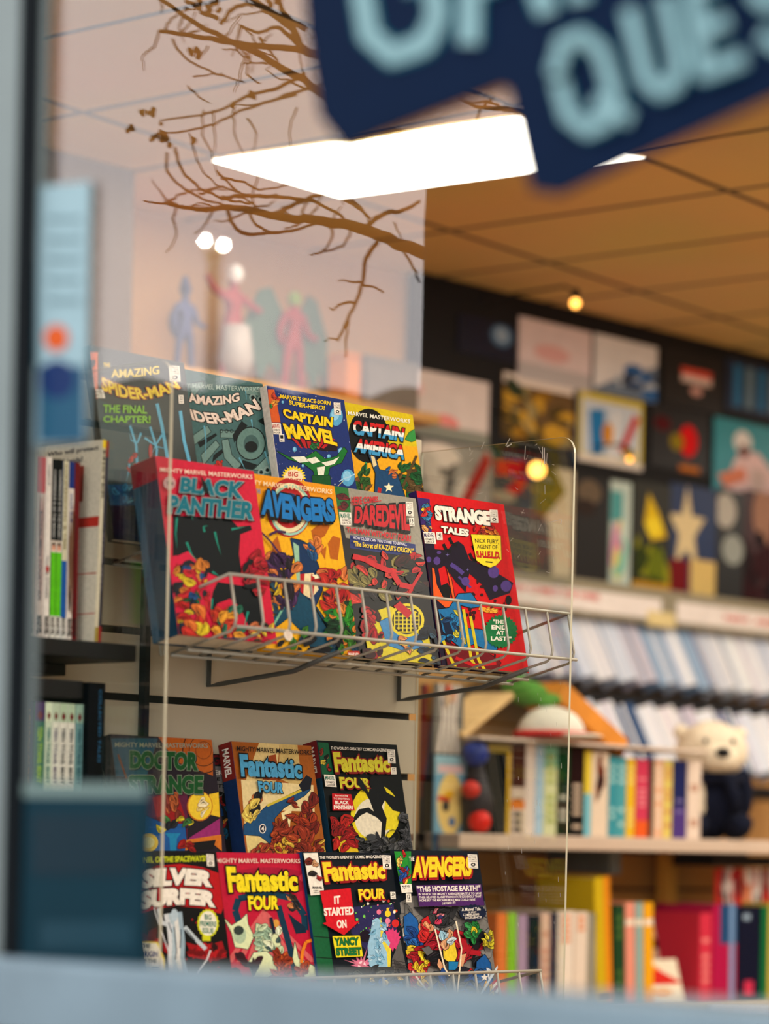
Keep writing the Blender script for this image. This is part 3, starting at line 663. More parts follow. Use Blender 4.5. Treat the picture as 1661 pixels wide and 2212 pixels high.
a.text('DAREDEVIL', ((192, 222), (532, 205), (542, 380), (184, 330)), (190, 30, 44), .05, K_, .06, shadow=K_, sh=(-4, 8)); a.text('THE MAN WITHOUT FEAR!', ((135, 352), (550, 408), (548, 450), (135, 388)), (196, 36, 50), .035)
a.text('HOW CLOSE CAN YOU COME TO BEING...', ((178, 412), (525, 458), (522, 476), (178, 432)), (214, 210, 220), .02); a.text("\"The Secret of KA-ZAR'S ORIGIN!\"", ((180, 442), (568, 492), (565, 525), (180, 476)), Y_, .02); stamp(a, 514, 192, 560, 284); num_box(a, 536, 296, 568, 350, '13', 'FEB')
s.box(.2, .35, .5, 1, (220, 214, 205)); done()

INK_GLOSS[:] = [0.45, 0.05]
a, s, done = paperback(TA, (902, 1077), (1088, 1090), (200, 22, 30), 'bright red comic with white title, yellow shield and green burst, front row last', Z6, thick=0.014, off=0.010, spine=(44, 30, 60))
a.poly([(590, 160), (676, 172), (690, 385), (612, 385)], (66, 44, 106)); a.mess(620, 215, 680, 290, [(220, 190, 50), (190, 50, 50), (60, 120, 160)], 9, 51, 26); a.mess(640, 310, 685, 370, [(210, 150, 90), (50, 80, 120)], 6, 52, 24)
a.poly([(615, 385), (690, 385), (850, 1300), (740, 1300)], (40, 28, 52))
a.poly([(640, 488), (790, 500), (825, 455), (860, 442), (895, 470), (930, 560), (1050, 610), (1212, 710), (1190, 775), (1060, 820), (1010, 720), (930, 650), (905, 770), (840, 700), (770, 600), (690, 640), (650, 600)], (36, 24, 44))
for x, y, rx, ry in ((722, 568, 22, 26), (670, 560, 16, 18), (1085, 640, 36, 38), (1165, 730, 34, 36), (1095, 745, 16, 20), (905, 700, 26, 28), (735, 515, 14, 10)): a.oval(x, y, rx, ry, (88, 66, 130))
a.stroke([(810, 590), (850, 615), (890, 650)], 26, (84, 66, 130)); a.stroke([(860, 670), (940, 740)], 14, (84, 66, 130)); a.star(790, 530, 14, (120, 110, 170), 4, .2); a.star(918, 625, 12, (120, 110, 170), 4, .2)
for x, y in ((762, 460), (800, 420), (950, 470), (930, 520)): a.stroke([(x, y), (x+20, y+40), (x+50, y+50)], 20, K_)
for i in range(16):
    r_ = random.Random(i+60); a.oval(r_.uniform(900, 1020), r_.uniform(660, 1090), r_.uniform(6, 16), r_.uniform(8, 22), (60, 14, 24), 10)
for i in range(14):
    r_ = random.Random(i+90); a.oval(r_.uniform(1060, 1230), r_.uniform(780, 1270), r_.uniform(4, 12), r_.uniform(4, 16), (70, 14, 24), 10)
a.oval(1180, 820, 20, 30, K_)
# abstract orange, blue and brown sweep
a.poly([(690, 610), (704, 620), (720, 720), (760, 800), (825, 820), (790, 640), (780, 610), (815, 690), (840, 840), (830, 900), (790, 880), (700, 800)], (226, 92, 36), K_, 8)
a.poly([(740, 730), (790, 710), (815, 760), (800, 830), (760, 800)], K_)
a.poly([(730, 880), (800, 870), (860, 780), (940, 775), (1000, 860), (940, 870), (870, 850), (900, 1000), (1010, 1010), (1110, 1130), (1080, 1160), (960, 1100), (880, 1130), (820, 1080), (760, 1020)], (36, 110, 160), K_, 10)
a.poly([(740, 900), (800, 960), (840, 1060), (780, 1050)], (20, 40, 66)); a.mess(740, 880, 920, 1080, [(40, 120, 170), (24, 60, 96), (190, 180, 60)], 16, 61, 30)
a.stroke([(990, 870), (1050, 890), (1110, 890)], 26, (236, 160, 50)); a.mess(1040, 870, 1110, 910, [(240, 170, 60)], 4, 3, 22)
a.poly([(760, 1080), (880, 1130), (1010, 1130), (1130, 1220), (1090, 1300), (800, 1300)], (110, 22, 34), K_, 8)
for x in (810, 940, 985): a.stroke([(x-50, 1080 if x < 900 else 880+x-940), (x, 1200), (x+60, 1300)], 18, (206, 186, 40))
a.stroke([(840, 1190), (960, 1240), (1100, 1225)], 20, (190, 30, 40))
a.mess(950, 350, 1110, 405, [(190, 70, 40), (220, 120, 40), (160, 40, 36)], 14, 71, 20)
a.poly([(938, 400), (1126, 408), (1132, 560), (1100, 596), (1062, 612), (1010, 594), (972, 566)], (236, 210, 50), K_, 5)
a.text('NICK FURY,', ((960, 426), (1116, 434), (1116, 466), (964, 458)), K_, .02); a.text('AGENT OF', ((974, 464), (1106, 470), (1106, 496), (976, 490)), K_, .02); a.text('S.H.I.E.L.D.', ((968, 506), (1126, 512), (1122, 558), (974, 548)), (200, 24, 36), .045, K_, .03); a.stroke([(1030, 575), (1075, 580)], 8, K_)
a.oval(1128, 1022, 104, 104, (30, 112, 66), 56, .06, 2)
for i, (t_, w) in enumerate((('"THE', 34), ('END', 50), ('AT', 26), ('LAST!"', 66))):
    y = 944 + i*36; a.text(t_, ((1112-w+i*6, y), (1112+w+i*6, y+3), (1112+w+i*6, y+31), (1112-w+i*6, y+28)), W_, .035)
a.text('STRANGE', ((698, 212), (1058, 252), (1060, 346), (712, 310)), W_, .07, K_, .06); a.text('TALES', ((745, 345), (925, 368), (922, 415), (750, 390)), W_, .06, K_, .05); stamp(a, 1056, 241, 1106, 324)
group_box(a, 627, 384, 704, 458, (44, 36, 90)); num_box(a, 714, 386, 752, 436, '146', 'JULY'); s.box(0, 0, 1, .2, (60, 44, 100)); s.box(.1, .55, .9, .8, (30, 60, 90)); done()

# --- lower rack, rear row
a, s, done = paperback(TC, (240, 1594), (457, 1598), (44, 34, 46), 'dim purple comic with dark green title and yellow disc, lower rack behind the acrylic edge', Z7, thick=0.02, off=0.012)
a.poly([(70, 120), (420, 120), (330, 420), (90, 400)], (44, 84, 104)); a.poly([(420, 110), (830, 110), (830, 400), (560, 300)], (176, 92, 34))
for r_ in (60, 110, 160): a.ring(760, 210, r_, r_*1.1, .95, (70, 40, 24), 24)
a.stroke([(120, 240), (185, 420)], 14, (120, 70, 40)); a.poly([(300, 560), (640, 500), (640, 900), (300, 900)], (96, 34, 66)); a.poly([(380, 560), (560, 520), (620, 700), (540, 860), (430, 820)], (150, 30, 34)); a.mess(430, 540, 570, 740, [(170, 90, 50), (36, 30, 40), (120, 50, 40)], 10, 81, 46)
a.poly([(330, 700), (470, 760), (620, 760), (640, 960), (320, 960)], (38, 90, 150), K_, 8); a.poly([(470, 830), (590, 830), (560, 870), (555, 960), (510, 960), (505, 870)], (40, 130, 170)); a.mess(420, 720, 660, 800, [(200, 180, 40), (40, 40, 46), (60, 110, 60)], 12, 82, 34)
a.poly([(800, 540), (870, 525), (880, 710), (800, 690)], (230, 190, 50)); a.oval(730, 628, 96, 112, (190, 110, 40)); a.oval(732, 626, 88, 104, (236, 200, 60)); a.mess(690, 580, 780, 690, [(240, 224, 180), (230, 200, 120)], 5, 85, 30, (150, 100, 40)); a.oval(350, 900, 70, 68, (236, 200, 70)); a.oval(350, 900, 44, 42, (240, 230, 160))
a.poly([(660, 860), (880, 720), (880, 860), (640, 880)], (150, 50, 110)); a.poly([(630, 880), (890, 840), (895, 965), (840, 920), (620, 960)], (204, 116, 44)); a.poly([(640, 905), (850, 880), (830, 950), (640, 960)], (30, 26, 28)); a.mess(590, 880, 680, 960, [(150, 30, 30)], 5, 6, 34)
a.text(MMM, ((95, 150), (790, 160), (790, 195), (95, 186)), (150, 150, 130), .014)
a.text('DOCTOR', ((205, 212), (722, 226), (716, 366), (205, 350)), (28, 84, 44), .06, (130, 140, 120), .03, shadow=K_, sh=(6, 6)); a.text('STRANGE', ((190, 396), (756, 398), (750, 540), (215, 532)), (28, 84, 44), .06, (130, 140, 120), .03, shadow=K_, sh=(6, 6)); done()

a, s, done = paperback(TC, None, (489, 1630), (40, 38, 44), 'narrow visible strip of a black comic tucked between two books in the lower rack', Z7, thick=0.012, off=-0.012, width=0.16)
a.box(700, 330, 960, 560, (120, 116, 116)); a.text('MASTER', ((690, 350), (908, 362), (908, 398), (690, 386)), W_, .03, K_, .03); a.text('OF THE', ((700, 405), (885, 412), (885, 440), (700, 434)), K_, .03); a.text('BLACK ARTS', ((560, 448), (932, 464), (930, 492), (560, 478)), K_, .03)
a.mess(860, 520, 930, 900, [(150, 40, 44), (30, 70, 120), (36, 90, 120), (40, 30, 36), (190, 130, 60)], 24, 91, 36); a.text('STRANGE', ((500, 240), (935, 245), (935, 320), (500, 315)), (110, 26, 40), .04); done()

a, s, done = paperback(TC, (500, 1604), (672, 1611), (158, 90, 34), 'brown and cream comic with light blue title and blue diagonal band, lower rack rear middle', Z7, thick=0.024, off=0.016, spine=(34, 54, 92))
a.poly([(1180, 140), (1330, 150), (1300, 480), (1130, 640), (1060, 480)], (216, 190, 130)); a.poly([(1330, 150), (1460, 160), (1500, 500), (1320, 420)], (200, 172, 110)); a.poly([(1250, 250), (1300, 240), (1330, 440), (1200, 430)], (150, 70, 30)); a.poly([(1040, 430), (1580, 470), (1590, 670), (1300, 660), (1160, 900), (1090, 970), (1070, 800)], (226, 204, 150)); a.poly([(1340, 680), (1420, 640), (1400, 820), (1360, 760)], (236, 216, 160)); a.poly([(1080, 860), (1180, 830), (1300, 975), (1090, 975)], (220, 196, 130))
a.poly([(1060, 770), (1150, 700), (1240, 620), (1480, 505), (1520, 470), (1560, 500), (1520, 545), (1360, 640), (1290, 720), (1300, 940), (1180, 850), (1060, 840)], (40, 82, 120), K_, 8); a.stroke([(1235, 625), (1490, 510)], 18, (200, 180, 60)); a.poly([(1470, 470), (1530, 395), (1570, 420), (1560, 500), (1500, 520)], (28, 30, 44))
a.mess(1065, 540, 1180, 720, [(60, 40, 36), (190, 110, 60), (220, 190, 90), (40, 36, 40)], 14, 101, 44); a.oval(1200, 796, 26, 36, W_); a.oval(1200, 796, 20, 29, (30, 40, 60)); a.text('4', ((1188, 778), (1212, 778), (1212, 815), (1188, 815)), W_, .03)
a.mess(1280, 740, 1400, 900, [(130, 50, 30), (150, 60, 34)], 14, 102, 46); a.mess(1390, 570, 1600, 790, [(130, 44, 30), (150, 56, 30), (110, 36, 28)], 22, 103, 48); a.mess(1280, 810, 1640, 980, [(140, 54, 34), (160, 70, 36), (120, 44, 30), (200, 160, 60)], 46, 104, 52); a.mess(1110, 930, 1400, 985, [(200, 150, 50), (150, 60, 40)], 14, 105, 40)
a.text(MMM, ((1000, 180), (1562, 214), (1560, 248), (1000, 218)), (44, 30, 24), .014); a.text('Fantastic', ((1018, 240), (1482, 285), (1490, 428), (1034, 412)), (82, 156, 196), .05, K_, .05, arch=-4); a.text('FOUR', ((1155, 442), (1352, 455), (1346, 536), (1168, 528)), (82, 156, 196), .05, K_, .05)
s.box(0, 0, 1, .2, (130, 44, 40)); s.text('MARVEL', ((.75, .03), (.75, .18), (.25, .18), (.25, .03)), W_, .03); done()

a, s, done = paperback(TC, (685, 1603), (857, 1609), (22, 22, 26), 'black comic with yellow title, yellow oval and red caption box, lower rack rear right', Z9, thick=0.026, off=0.016, spine=(30, 60, 80))
a.poly([(215, 200), (318, 205), (372, 520), (258, 520)], (34, 96, 66))
for x, y, c in ((245, 290, (130, 50, 36)), (305, 345, (200, 140, 90)), (268, 400, (220, 190, 70)), (325, 460, (150, 44, 40))): a.mess(x-12, y-18, x+12, y+18, [c, c, (40, 40, 40)], 4, x, 26)
a.oval(785, 915, 244, 292, (226, 206, 40)); a.oval(770, 960, 190, 205, (228, 216, 190)); a.poly([(880, 790), (950, 780), (1010, 900), (1010, 1040), (890, 1080), (870, 920)], (226, 206, 50))
# an abstract black splash over the oval
a.poly([(600, 560), (660, 600), (720, 700), (760, 520), (830, 560), (900, 700), (1010, 760), (1040, 900), (960, 880), (880, 780), (850, 840), (900, 960), (880, 1160), (840, 1160), (850, 1000), (800, 950), (700, 900), (640, 930), (560, 1010), (550, 980), (620, 870), (720, 850), (770, 890), (730, 780), (660, 660)], (26, 26, 32))
a.mess(590, 1160, 1150, 1300, [(70, 70, 72), (50, 50, 54), (90, 90, 90)], 70, 112, 40); a.mess(1030, 930, 1140, 1260, [(64, 64, 68), (80, 80, 84)], 30, 113, 36); a.ring(950, 1140, 66, 66, .9, (60, 56, 40), 20); a.poly([(780, 1090), (800, 1100), (830, 1170), (780, 1160)], (50, 50, 54)); a.oval(735, 1150, 50, 34, (70, 72, 74))
a.poly([(340, 1000), (380, 985), (410, 1080), (440, 940), (500, 970), (545, 1100), (610, 1300), (420, 1300), (350, 1100)], (216, 180, 40)); a.mess(370, 980, 560, 1280, [(150, 30, 32), (170, 40, 34), (130, 26, 30)], 32, 114, 56)
a.text("THE WORLD'S GREATEST COMIC MAGAZINE!", ((328, 246), (890, 270), (886, 300), (328, 276)), W_, .02); a.text('Fantastic', ((345, 302), (915, 345), (922, 505), (375, 505)), (206, 196, 60), .05, (130, 30, 34), .05, arch=-4, shadow=(130, 30, 34), sh=(6, 10)); a.text('FOUR', ((408, 548), (722, 565), (716, 655), (425, 668)), (206, 196, 60), .05, shadow=(130, 30, 34), sh=(6, 10)); a.poly([(600, 540), (650, 600), (700, 700), (650, 690), (590, 620)], (26, 26, 32)); a.poly([(720, 560), (760, 520), (760, 640), (715, 640)], (26, 26, 32))
stamp(a, 890, 275, 965, 412); num_box(a, 925, 456, 978, 524, '52', 'JULY'); group_box(a, 258, 526, 370, 646, (30, 110, 90)); a.poly([(340, 716), (530, 724), (566, 885), (345, 885)], (190, 34, 44))
a.text('Introducing', ((372, 726), (498, 728), (498, 752), (372, 750)), W_, .01); a.text('THE SENSATIONAL', ((355, 758), (516, 762), (516, 780), (355, 776)), W_, .01); a.text('BLACK', ((370, 786), (508, 788), (508, 824), (372, 822)), W_, .04); a.text('PANTHER!', ((356, 832), (545, 836), (548, 874), (358, 872)), W_, .04)
s.box(0, 0, 1, .2, (120, 40, 44)); s.text('MARVEL', ((.75, .03), (.75, .18), (.25, .18), (.25, .03)), W_, .03); done()

# --- lower rack, front row
a, s, done = paperback(TD, (284, 1838), (467, 1841), (24, 20, 22), 'black and red comic with large white two-line title, lower rack front far left', Z8, thick=0.016, off=0.016)
a.poly([(80, 330), (240, 280), (430, 262), (620, 290), (760, 340), (800, 640), (780, 690), (620, 640), (400, 620), (200, 650), (80, 700)], (178, 26, 36)); a.mess(120, 860, 240, 960, [(150, 20, 30), (90, 14, 22)], 8, 121, 50, None); a.poly([(480, 930), (620, 970), (790, 920), (830, 1060), (700, 1090), (540, 1060)], (150, 22, 32)); a.mess(500, 960, 820, 1060, [(170, 30, 36), (110, 18, 26), (50, 14, 18)], 18, 122, 44, None); a.poly([(280, 930), (340, 960), (350, 1050), (290, 1010)], (140, 22, 30))
# an abstract silver column of ribbons
a.stroke([(205, 600), (220, 680), (260, 800), (300, 920), (360, 1090)], 10, (200, 200, 204)); a.stroke([(690, 1000), (660, 1080), (590, 1170), (550, 1270)], 14, (206, 206, 206))
for i, x in enumerate((350, 385, 420, 455)): a.stroke([(x-40+i*4, 690-i*6), (x-14, 800), (x, 930), (x-6, 1060), (x+14+i*10, 1270)], 38, ((206, 208, 210), (170, 186, 194), (214, 212, 206), (150, 170, 182))[i])
a.stroke([(250, 640), (270, 760), (370, 800)], 36, (196, 200, 204)); a.stroke([(470, 800), (560, 900), (650, 990)], 34, (186, 196, 202)); a.oval(382, 700, 30, 54, (176, 192, 202))
for pts in ([(380, 800), (400, 1000), (390, 1080)], [(440, 820), (430, 980)], [(330, 760), (360, 850)], [(480, 820), (560, 920)]): a.stroke(pts, 8, (40, 50, 62))
for i in range(12):
    r_ = random.Random(i+3); a.star(r_.uniform(440, 840), r_.uniform(680, 1240), 12, (190, 30, 40), 4, .3)
a.oval(668, 770, 90, 120, (206, 206, 40), 40, .04, 2); a.oval(668, 770, 74, 104, (232, 226, 206)); a.box(620, 880, 690, 920, (206, 206, 40))
for i, t_ in enumerate(('BIG', 'PREMIERE', 'ISSUE')): w = (30, 70, 48)[i]; y = 690+i*58; a.text(t_, ((668-w, y), (668+w, y+6), (668+w, y+52), (668-w, y+46)), (30, 110, 90), .03)
a.poly([(60, 920), (240, 930), (300, 1080), (310, 1290), (60, 1290)], (226, 200, 50)); a.poly([(60, 930), (230, 940), (285, 1080), (290, 1290), (60, 1290)], (232, 222, 206))
for i, t_ in enumerate(('THE', 'ORIGIN', 'OF THE', 'SILVER', 'SURFER!')): y = 945+i*62; c = (60, 60, 60) if i in (0, 2) else (36, 56, 120); w = (80, 140, 130, 160, 180)[i]; a.text(t_, ((100, y), (100+w, y), (100+w, y+(34 if i in (0, 2) else 50)), (100, y+(34 if i in (0, 2) else 50))), c, .04)
a.text('SENTINEL OF THE SPACEWAYS!', ((10, 205), (650, 188), (648, 240), (10, 256)), (200, 206, 40), .035)
a.text('SILVER', ((120, 312), (722, 330), (705, 465), (105, 480)), W_, .07, K_, .05, arch=-26); a.text('SURFER', ((100, 500), (742, 505), (735, 640), (95, 660)), W_, .07, K_, .05, arch=-36); stamp(a, 654, 178, 716, 282); done()

a, s, done = paperback(TD, None, (655, 1844), (186, 30, 62), 'crimson comic with yellow title over pale green machine shapes, lower rack front second', Z8, thick=0.014, off=0.008, width=0.172)
for i in range(9):
    x = 820+i*90; a.poly([(1140, 650), (1150, 650), (x+60, 1100), (x, 1100)], (206, 100, 100))
a.oval(1190, 410, 380, 120, (160, 26, 60)); a.mess(1300, 330, 1480, 480, [(206, 60, 80), (150, 24, 50)], 8, 130, 50, None)
a.stroke([(940, 780), (900, 660), (930, 560), (1060, 530), (1240, 520), (1400, 560), (1490, 700), (1500, 830)], 56, (24, 64, 84)); a.stroke([(1270, 620), (1320, 800), (1380, 1020), (1420, 1230)], 52, (24, 60, 80)); a.mess(1360, 540, 1440, 640, [(60, 50, 44), (190, 120, 70), (40, 40, 46)], 8, 132, 36); a.poly([(1350, 680), (1420, 740), (1500, 800), (1510, 850), (1420, 860), (1390, 780)], (24, 48, 66))
for q in ([(805, 725), (870, 790), (950, 740), (1000, 690), (1010, 780), (1060, 880), (1010, 990), (900, 970), (870, 850)], [(1080, 770), (1180, 800), (1260, 850), (1290, 960), (1200, 1010), (1110, 1000), (1070, 900)], [(1010, 1110), (1060, 1020), (1170, 1010), (1240, 1080), (1260, 1180), (1150, 1240), (1060, 1230)], [(1390, 1080), (1410, 930), (1440, 1070), (1580, 1140), (1590, 1230), (1480, 1250)], [(1060, 1230), (1400, 1230), (1500, 1330), (1100, 1340)]): a.poly(q, (214, 222, 176), (40, 70, 66), 12)
a.oval(940, 870, 54, 74, (170, 190, 160)); a.oval(930, 830, 44, 40, (60, 70, 66)); a.mess(1090, 800, 1280, 1010, [(190, 206, 166), (150, 176, 150), (70, 90, 90), (220, 226, 190)], 26, 133, 44, (40, 70, 66)); a.mess(870, 1040, 1100, 1230, [(24, 26, 34), (60, 30, 40)], 12, 134, 50, None)
a.mess(1240, 1000, 1370, 1190, [(170, 70, 34), (190, 86, 40), (140, 54, 30)], 26, 135, 40); a.mess(1420, 1100, 1510, 1210, [(170, 70, 34), (150, 60, 30)], 8, 136, 36); a.stroke([(1570, 910), (1500, 930), (1470, 1010), (1460, 1110)], 26, (226, 130, 40)); a.stroke([(1610, 1260), (1580, 1330)], 30, (226, 130, 40)); a.oval(1245, 770, 26, 34, (206, 150, 70)); a.stroke([(1200, 720), (1230, 860)], 26, (24, 40, 56))
a.text(MMM, ((735, 217), (1450, 220), (1448, 258), (735, 256)), (236, 206, 190), .014); a.text('Fantastic', ((815, 285), (1425, 320), (1432, 500), (842, 512)), (238, 214, 40), .05, K_, .05, arch=-4); a.text('FOUR', ((1000, 535), (1272, 535), (1266, 655), (1012, 662)), (238, 214, 40), .05, K_, .05); done()

a, s, done = paperback(TD, (652, 1843), (844, 1843), (24, 30, 40), 'black comic with yellow title, red arrow and yellow caption box, lower rack front third', Z10, thick=0.018, off=0.012, spine=(26, 60, 96))
a.poly([(60, 320), (165, 320), (260, 1000), (160, 1000)], (34, 96, 62)); a.stroke([(100, 580), (210, 590)], 5, K_); a.stroke([(115, 710), (230, 718)], 5, K_)
a.poly([(330, 400), (600, 380), (640, 640), (460, 700), (340, 560)], (52, 48, 90))
for i in range(60):
    r_ = random.Random(i*3+5); c = r_.choice(((236, 200, 60), (226, 120, 150), (236, 230, 220), (120, 200, 80), (210, 60, 50))); r0 = r_.choice((2, 3, 4, 5, 8)); a.oval(r_.uniform(340, 660), r_.uniform(360, 560), r0, r0*1.15, c, 10)
for x, y, r0, c in ((565, 440, 18, (236, 200, 50)), (612, 500, 22, (206, 50, 50)), (510, 430, 14, (226, 120, 150)), (565, 485, 16, (226, 130, 160)), (425, 580, 34, (36, 20, 40)), (560, 512, 10, (226, 150, 170))): a.oval(x, y, r0, r0*1.15, c)
a.oval(590, 600, 52, 66, (214, 70, 120), 30, .14, 4); a.oval(405, 760, 52, 56, (220, 120, 150), 26, .35, 6); a.oval(405, 760, 24, 26, (240, 210, 214)); a.star(405, 760, 120, (206, 120, 140), 4, .08, .3)
# pale translucent column
a.poly([(470, 480), (500, 465), (530, 490), (540, 560), (580, 620), (560, 700), (570, 810), (500, 810), (450, 760), (440, 640), (455, 580)], (150, 190, 214)); a.poly([(520, 470), (538, 520), (535, 600), (585, 660), (580, 790), (565, 790), (560, 680), (520, 600)], (226, 206, 70)); a.mess(455, 500, 550, 790, [(170, 206, 226), (120, 170, 200), (190, 216, 230)], 22, 141, 24, (90, 140, 170))
a.poly([(590, 720), (640, 600), (700, 880), (740, 1000), (580, 1000)], (96, 92, 90))
for i in range(14): a.stroke([(600+i*6, 720+i*4), (640+i*8, 960)], 3, (50, 48, 50)); a.stroke([(590, 730+i*18), (720, 750+i*18)], 3, (50, 48, 50))
a.box(240, 770, 600, 1010, (70, 70, 72), sk=20); a.mess(250, 780, 640, 940, [(80, 80, 80), (56, 56, 60), (100, 100, 96)], 40, 142, 28)
for x, c in ((375, (150, 80, 44)), (460, (60, 110, 170)), (545, (50, 96, 170)), (640, (50, 90, 140))): a.mess(x-24, 860, x+24, 960, [c, c, (40, 50, 70)], 12, int(x), 26); a.mess(x-8, 840, x+8, 868, [(220, 180, 90)], 2, int(x)+1, 16)
a.poly([(35, 68), (122, 66), (166, 322), (80, 330)], W_)
for x, y, c in ((68, 120, (110, 44, 34)), (110, 140, (206, 150, 110)), (86, 190, (226, 210, 80)), (128, 225, (170, 44, 44))): a.mess(x-6, y-10, x+6, y+10, [c, c, (50, 40, 40)], 4, x, 20)
a.text('MARVEL', ((90, 274), (152, 276), (152, 290), (90, 288)), K_, .03); a.text('COMICS', ((95, 296), (126, 297), (126, 304), (95, 303)), K_, .01); a.text('GROUP', ((97, 309), (128, 310), (128, 317), (97, 316)), K_, .01)
a.poly([(136, 302), (325, 284), (352, 492), (380, 490), (284, 576), (152, 502), (176, 495)], (206, 30, 46), K_, 5)
a.text('IT', ((222, 335), (262, 330), (264, 380), (224, 384)), W_, .045); a.text('STARTED', ((158, 408), (345, 398), (346, 450), (162, 458)), W_, .045); a.text('ON', ((238, 482), (298, 478), (302, 530), (242, 534)), W_, .045)
a.poly([(213, 582), (382, 578), (402, 706), (236, 714)], (230, 214, 40), K_, 4); a.text('YANCY', ((222, 592), (375, 588), (378, 638), (228, 642)), (30, 110, 60), .06, K_, .03); a.text('STREET', ((232, 654), (390, 650), (394, 700), (238, 704)), (30, 110, 60), .06, K_, .03)
a.text("THE WORLD'S GREATEST COMIC MAGAZINE!", ((133, 86), (518, 80), (516, 100), (135, 104)), W_, .025); a.text('Fantastic', ((148, 125), (540, 120), (542, 228), (168, 250)), (238, 206, 50), .05, (150, 34, 38), .05, arch=-3, shadow=(150, 34, 38), sh=(4, 7)); a.text('FOUR', ((370, 290), (540, 285), (538, 352), (380, 360)), (238, 206, 50), .05, shadow=(150, 34, 38), sh=(4, 7)); stamp(a, 520, 80, 572, 166); num_box(a, 570, 308, 602, 352, '29', 'AUG'); s.box(0, 0, 1, 1, (30, 66, 110)); done()

a, s, done = paperback(TD, (844, 1843), (1032, 1839), (26, 34, 46), 'dark navy comic with yellow title, purple banner and grey rocks, lower rack front last', Z10, thick=0.014, off=0.010, spine=(40, 50, 46))
a.poly([(640, 370), (720, 330), (1140, 330), (1180, 400), (1290, 1100), (740, 1100)], (128, 124, 120)); a.mess(650, 380, 1240, 720, [(138, 134, 130), (118, 114, 110), (100, 98, 96), (150, 146, 140)], 44, 150, 70, (60, 58, 58))
a.poly([(720, 400), (1000, 400), (960, 500), (860, 520), (770, 450)], (60, 60, 62)); a.mess(800, 420, 960, 500, [(70, 70, 72), (52, 52, 56)], 12, 151, 40)
a.poly([(660, 460), (700, 432), (745, 480), (760, 560), (785, 600), (760, 660), (690, 640), (665, 560)], (40, 96, 160), K_, 6); a.mess(670, 540, 780, 650, [(40, 96, 160), (30, 70, 130), (60, 120, 180)], 12, 152, 34)
a.poly([(770, 480), (810, 455), (835, 520), (860, 640), (830, 690), (790, 620)], (190, 40, 46), K_, 6); a.mess(775, 500, 840, 640, [(200, 50, 50), (210, 140, 100), (170, 30, 40)], 12, 153, 34); a.mess(830, 420, 890, 500, [(190, 60, 90), (60, 60, 110), (220, 130, 140)], 6, 154, 22)
a.mess(700, 660, 830, 960, [(190, 40, 46), (220, 190, 50), (150, 30, 40), (206, 170, 44)], 44, 155, 44); a.mess(820, 600, 1120, 740, [(150, 30, 46), (40, 34, 40), (170, 36, 50), (30, 30, 36)], 36, 156, 52); a.stroke([(1010, 600), (1060, 680), (1130, 690)], 30, (170, 34, 48)); a.poly([(895, 600), (960, 590), (985, 700), (960, 760), (900, 720)], (226, 196, 60), K_, 5); a.mess(890, 570, 950, 640, [(150, 190, 210), (190, 206, 214), (206, 150, 110)], 8, 157, 30); a.poly([(930, 740), (1000, 740), (1000, 790), (930, 790)], (40, 120, 170), K_, 5)
a.poly([(870, 720), (920, 800), (900, 830), (860, 760)], (220, 160, 120), K_, 4); a.poly([(1000, 700), (1040, 690), (1010, 800), (990, 960), (960, 990), (970, 860)], (216, 156, 116), K_, 4); a.mess(840, 800, 1090, 1000, [(30, 70, 130), (40, 40, 50), (60, 100, 160), (170, 40, 44), (90, 90, 90)], 60, 158, 44)
a.poly([(1100, 740), (1150, 695), (1185, 750), (1200, 870), (1130, 900), (1095, 820)], (36, 90, 150), K_, 6); a.mess(1100, 800, 1180, 860, [(36, 90, 150), (200, 206, 214)], 8, 159, 30); a.star(1148, 838, 26, W_)
for i, c in enumerate(((180, 40, 44), W_, (180, 40, 44), W_, (180, 40, 44))): a.stroke([(1165+i*18, 905+i*10), (1230+i*6, 850+i*12), (1275+i*2, 830+i*20)], 16, c)
a.mess(1140, 890, 1200, 1000, [(220, 170, 50), (36, 80, 140)], 12, 160, 40); a.stroke([(1235, 760), (1090, 1000)], 12, (200, 214, 224)); a.stroke([(840, 540), (900, 780), (930, 830)], 9, (236, 220, 190)); a.stroke([(970, 490), (1005, 660), (980, 930)], 9, (236, 220, 190)); a.stroke([(700, 800), (850, 1000)], 10, (220, 210, 190))
a.mess(1040, 510, 1110, 610, [(210, 190, 50), (40, 120, 60), (60, 140, 80)], 20, 161, 24); a.mess(1140, 550, 1220, 650, [(214, 200, 60), (200, 180, 50)], 22, 162, 20); a.poly([(755, 660), (800, 645), (826, 680), (790, 705)], (100, 100, 100), K_, 4)
a.poly([(660, 60), (690, 60), (692, 260), (628, 262)], (40, 130, 60)); a.poly([(585, 60), (660, 62), (690, 258), (620, 262)], (46, 140, 56)); a.mess(605, 100, 635, 150, [(206, 206, 210), (226, 190, 90), (210, 150, 110)], 8, 163, 22); a.mess(640, 66, 660, 90, [(180, 40, 44)], 3, 164, 16); a.mess(620, 160, 670, 200, [(40, 90, 160), (150, 40, 50)], 8, 165, 20); a.mess(622, 205, 675, 250, [(180, 44, 44), (40, 80, 150), (226, 190, 60)], 10, 166, 20)
a.poly([(620, 264), (690, 262), (697, 314), (630, 318)], W_); a.text('MARVEL', ((630, 270), (682, 269), (683, 282), (631, 283)), K_, .03); a.text('COMICS', ((634, 288), (660, 288), (660, 294), (634, 294)), K_, .01); num_box(a, 656, 322, 688, 374, '12', 'JAN')
a.poly([(716, 270), (1120, 262), (1142, 394), (740, 402)], (84, 46, 104), K_, 4); a.text('"THIS HOSTAGE EARTH!"', ((722, 276), (1116, 268), (1116, 304), (728, 312)), W_, .035)
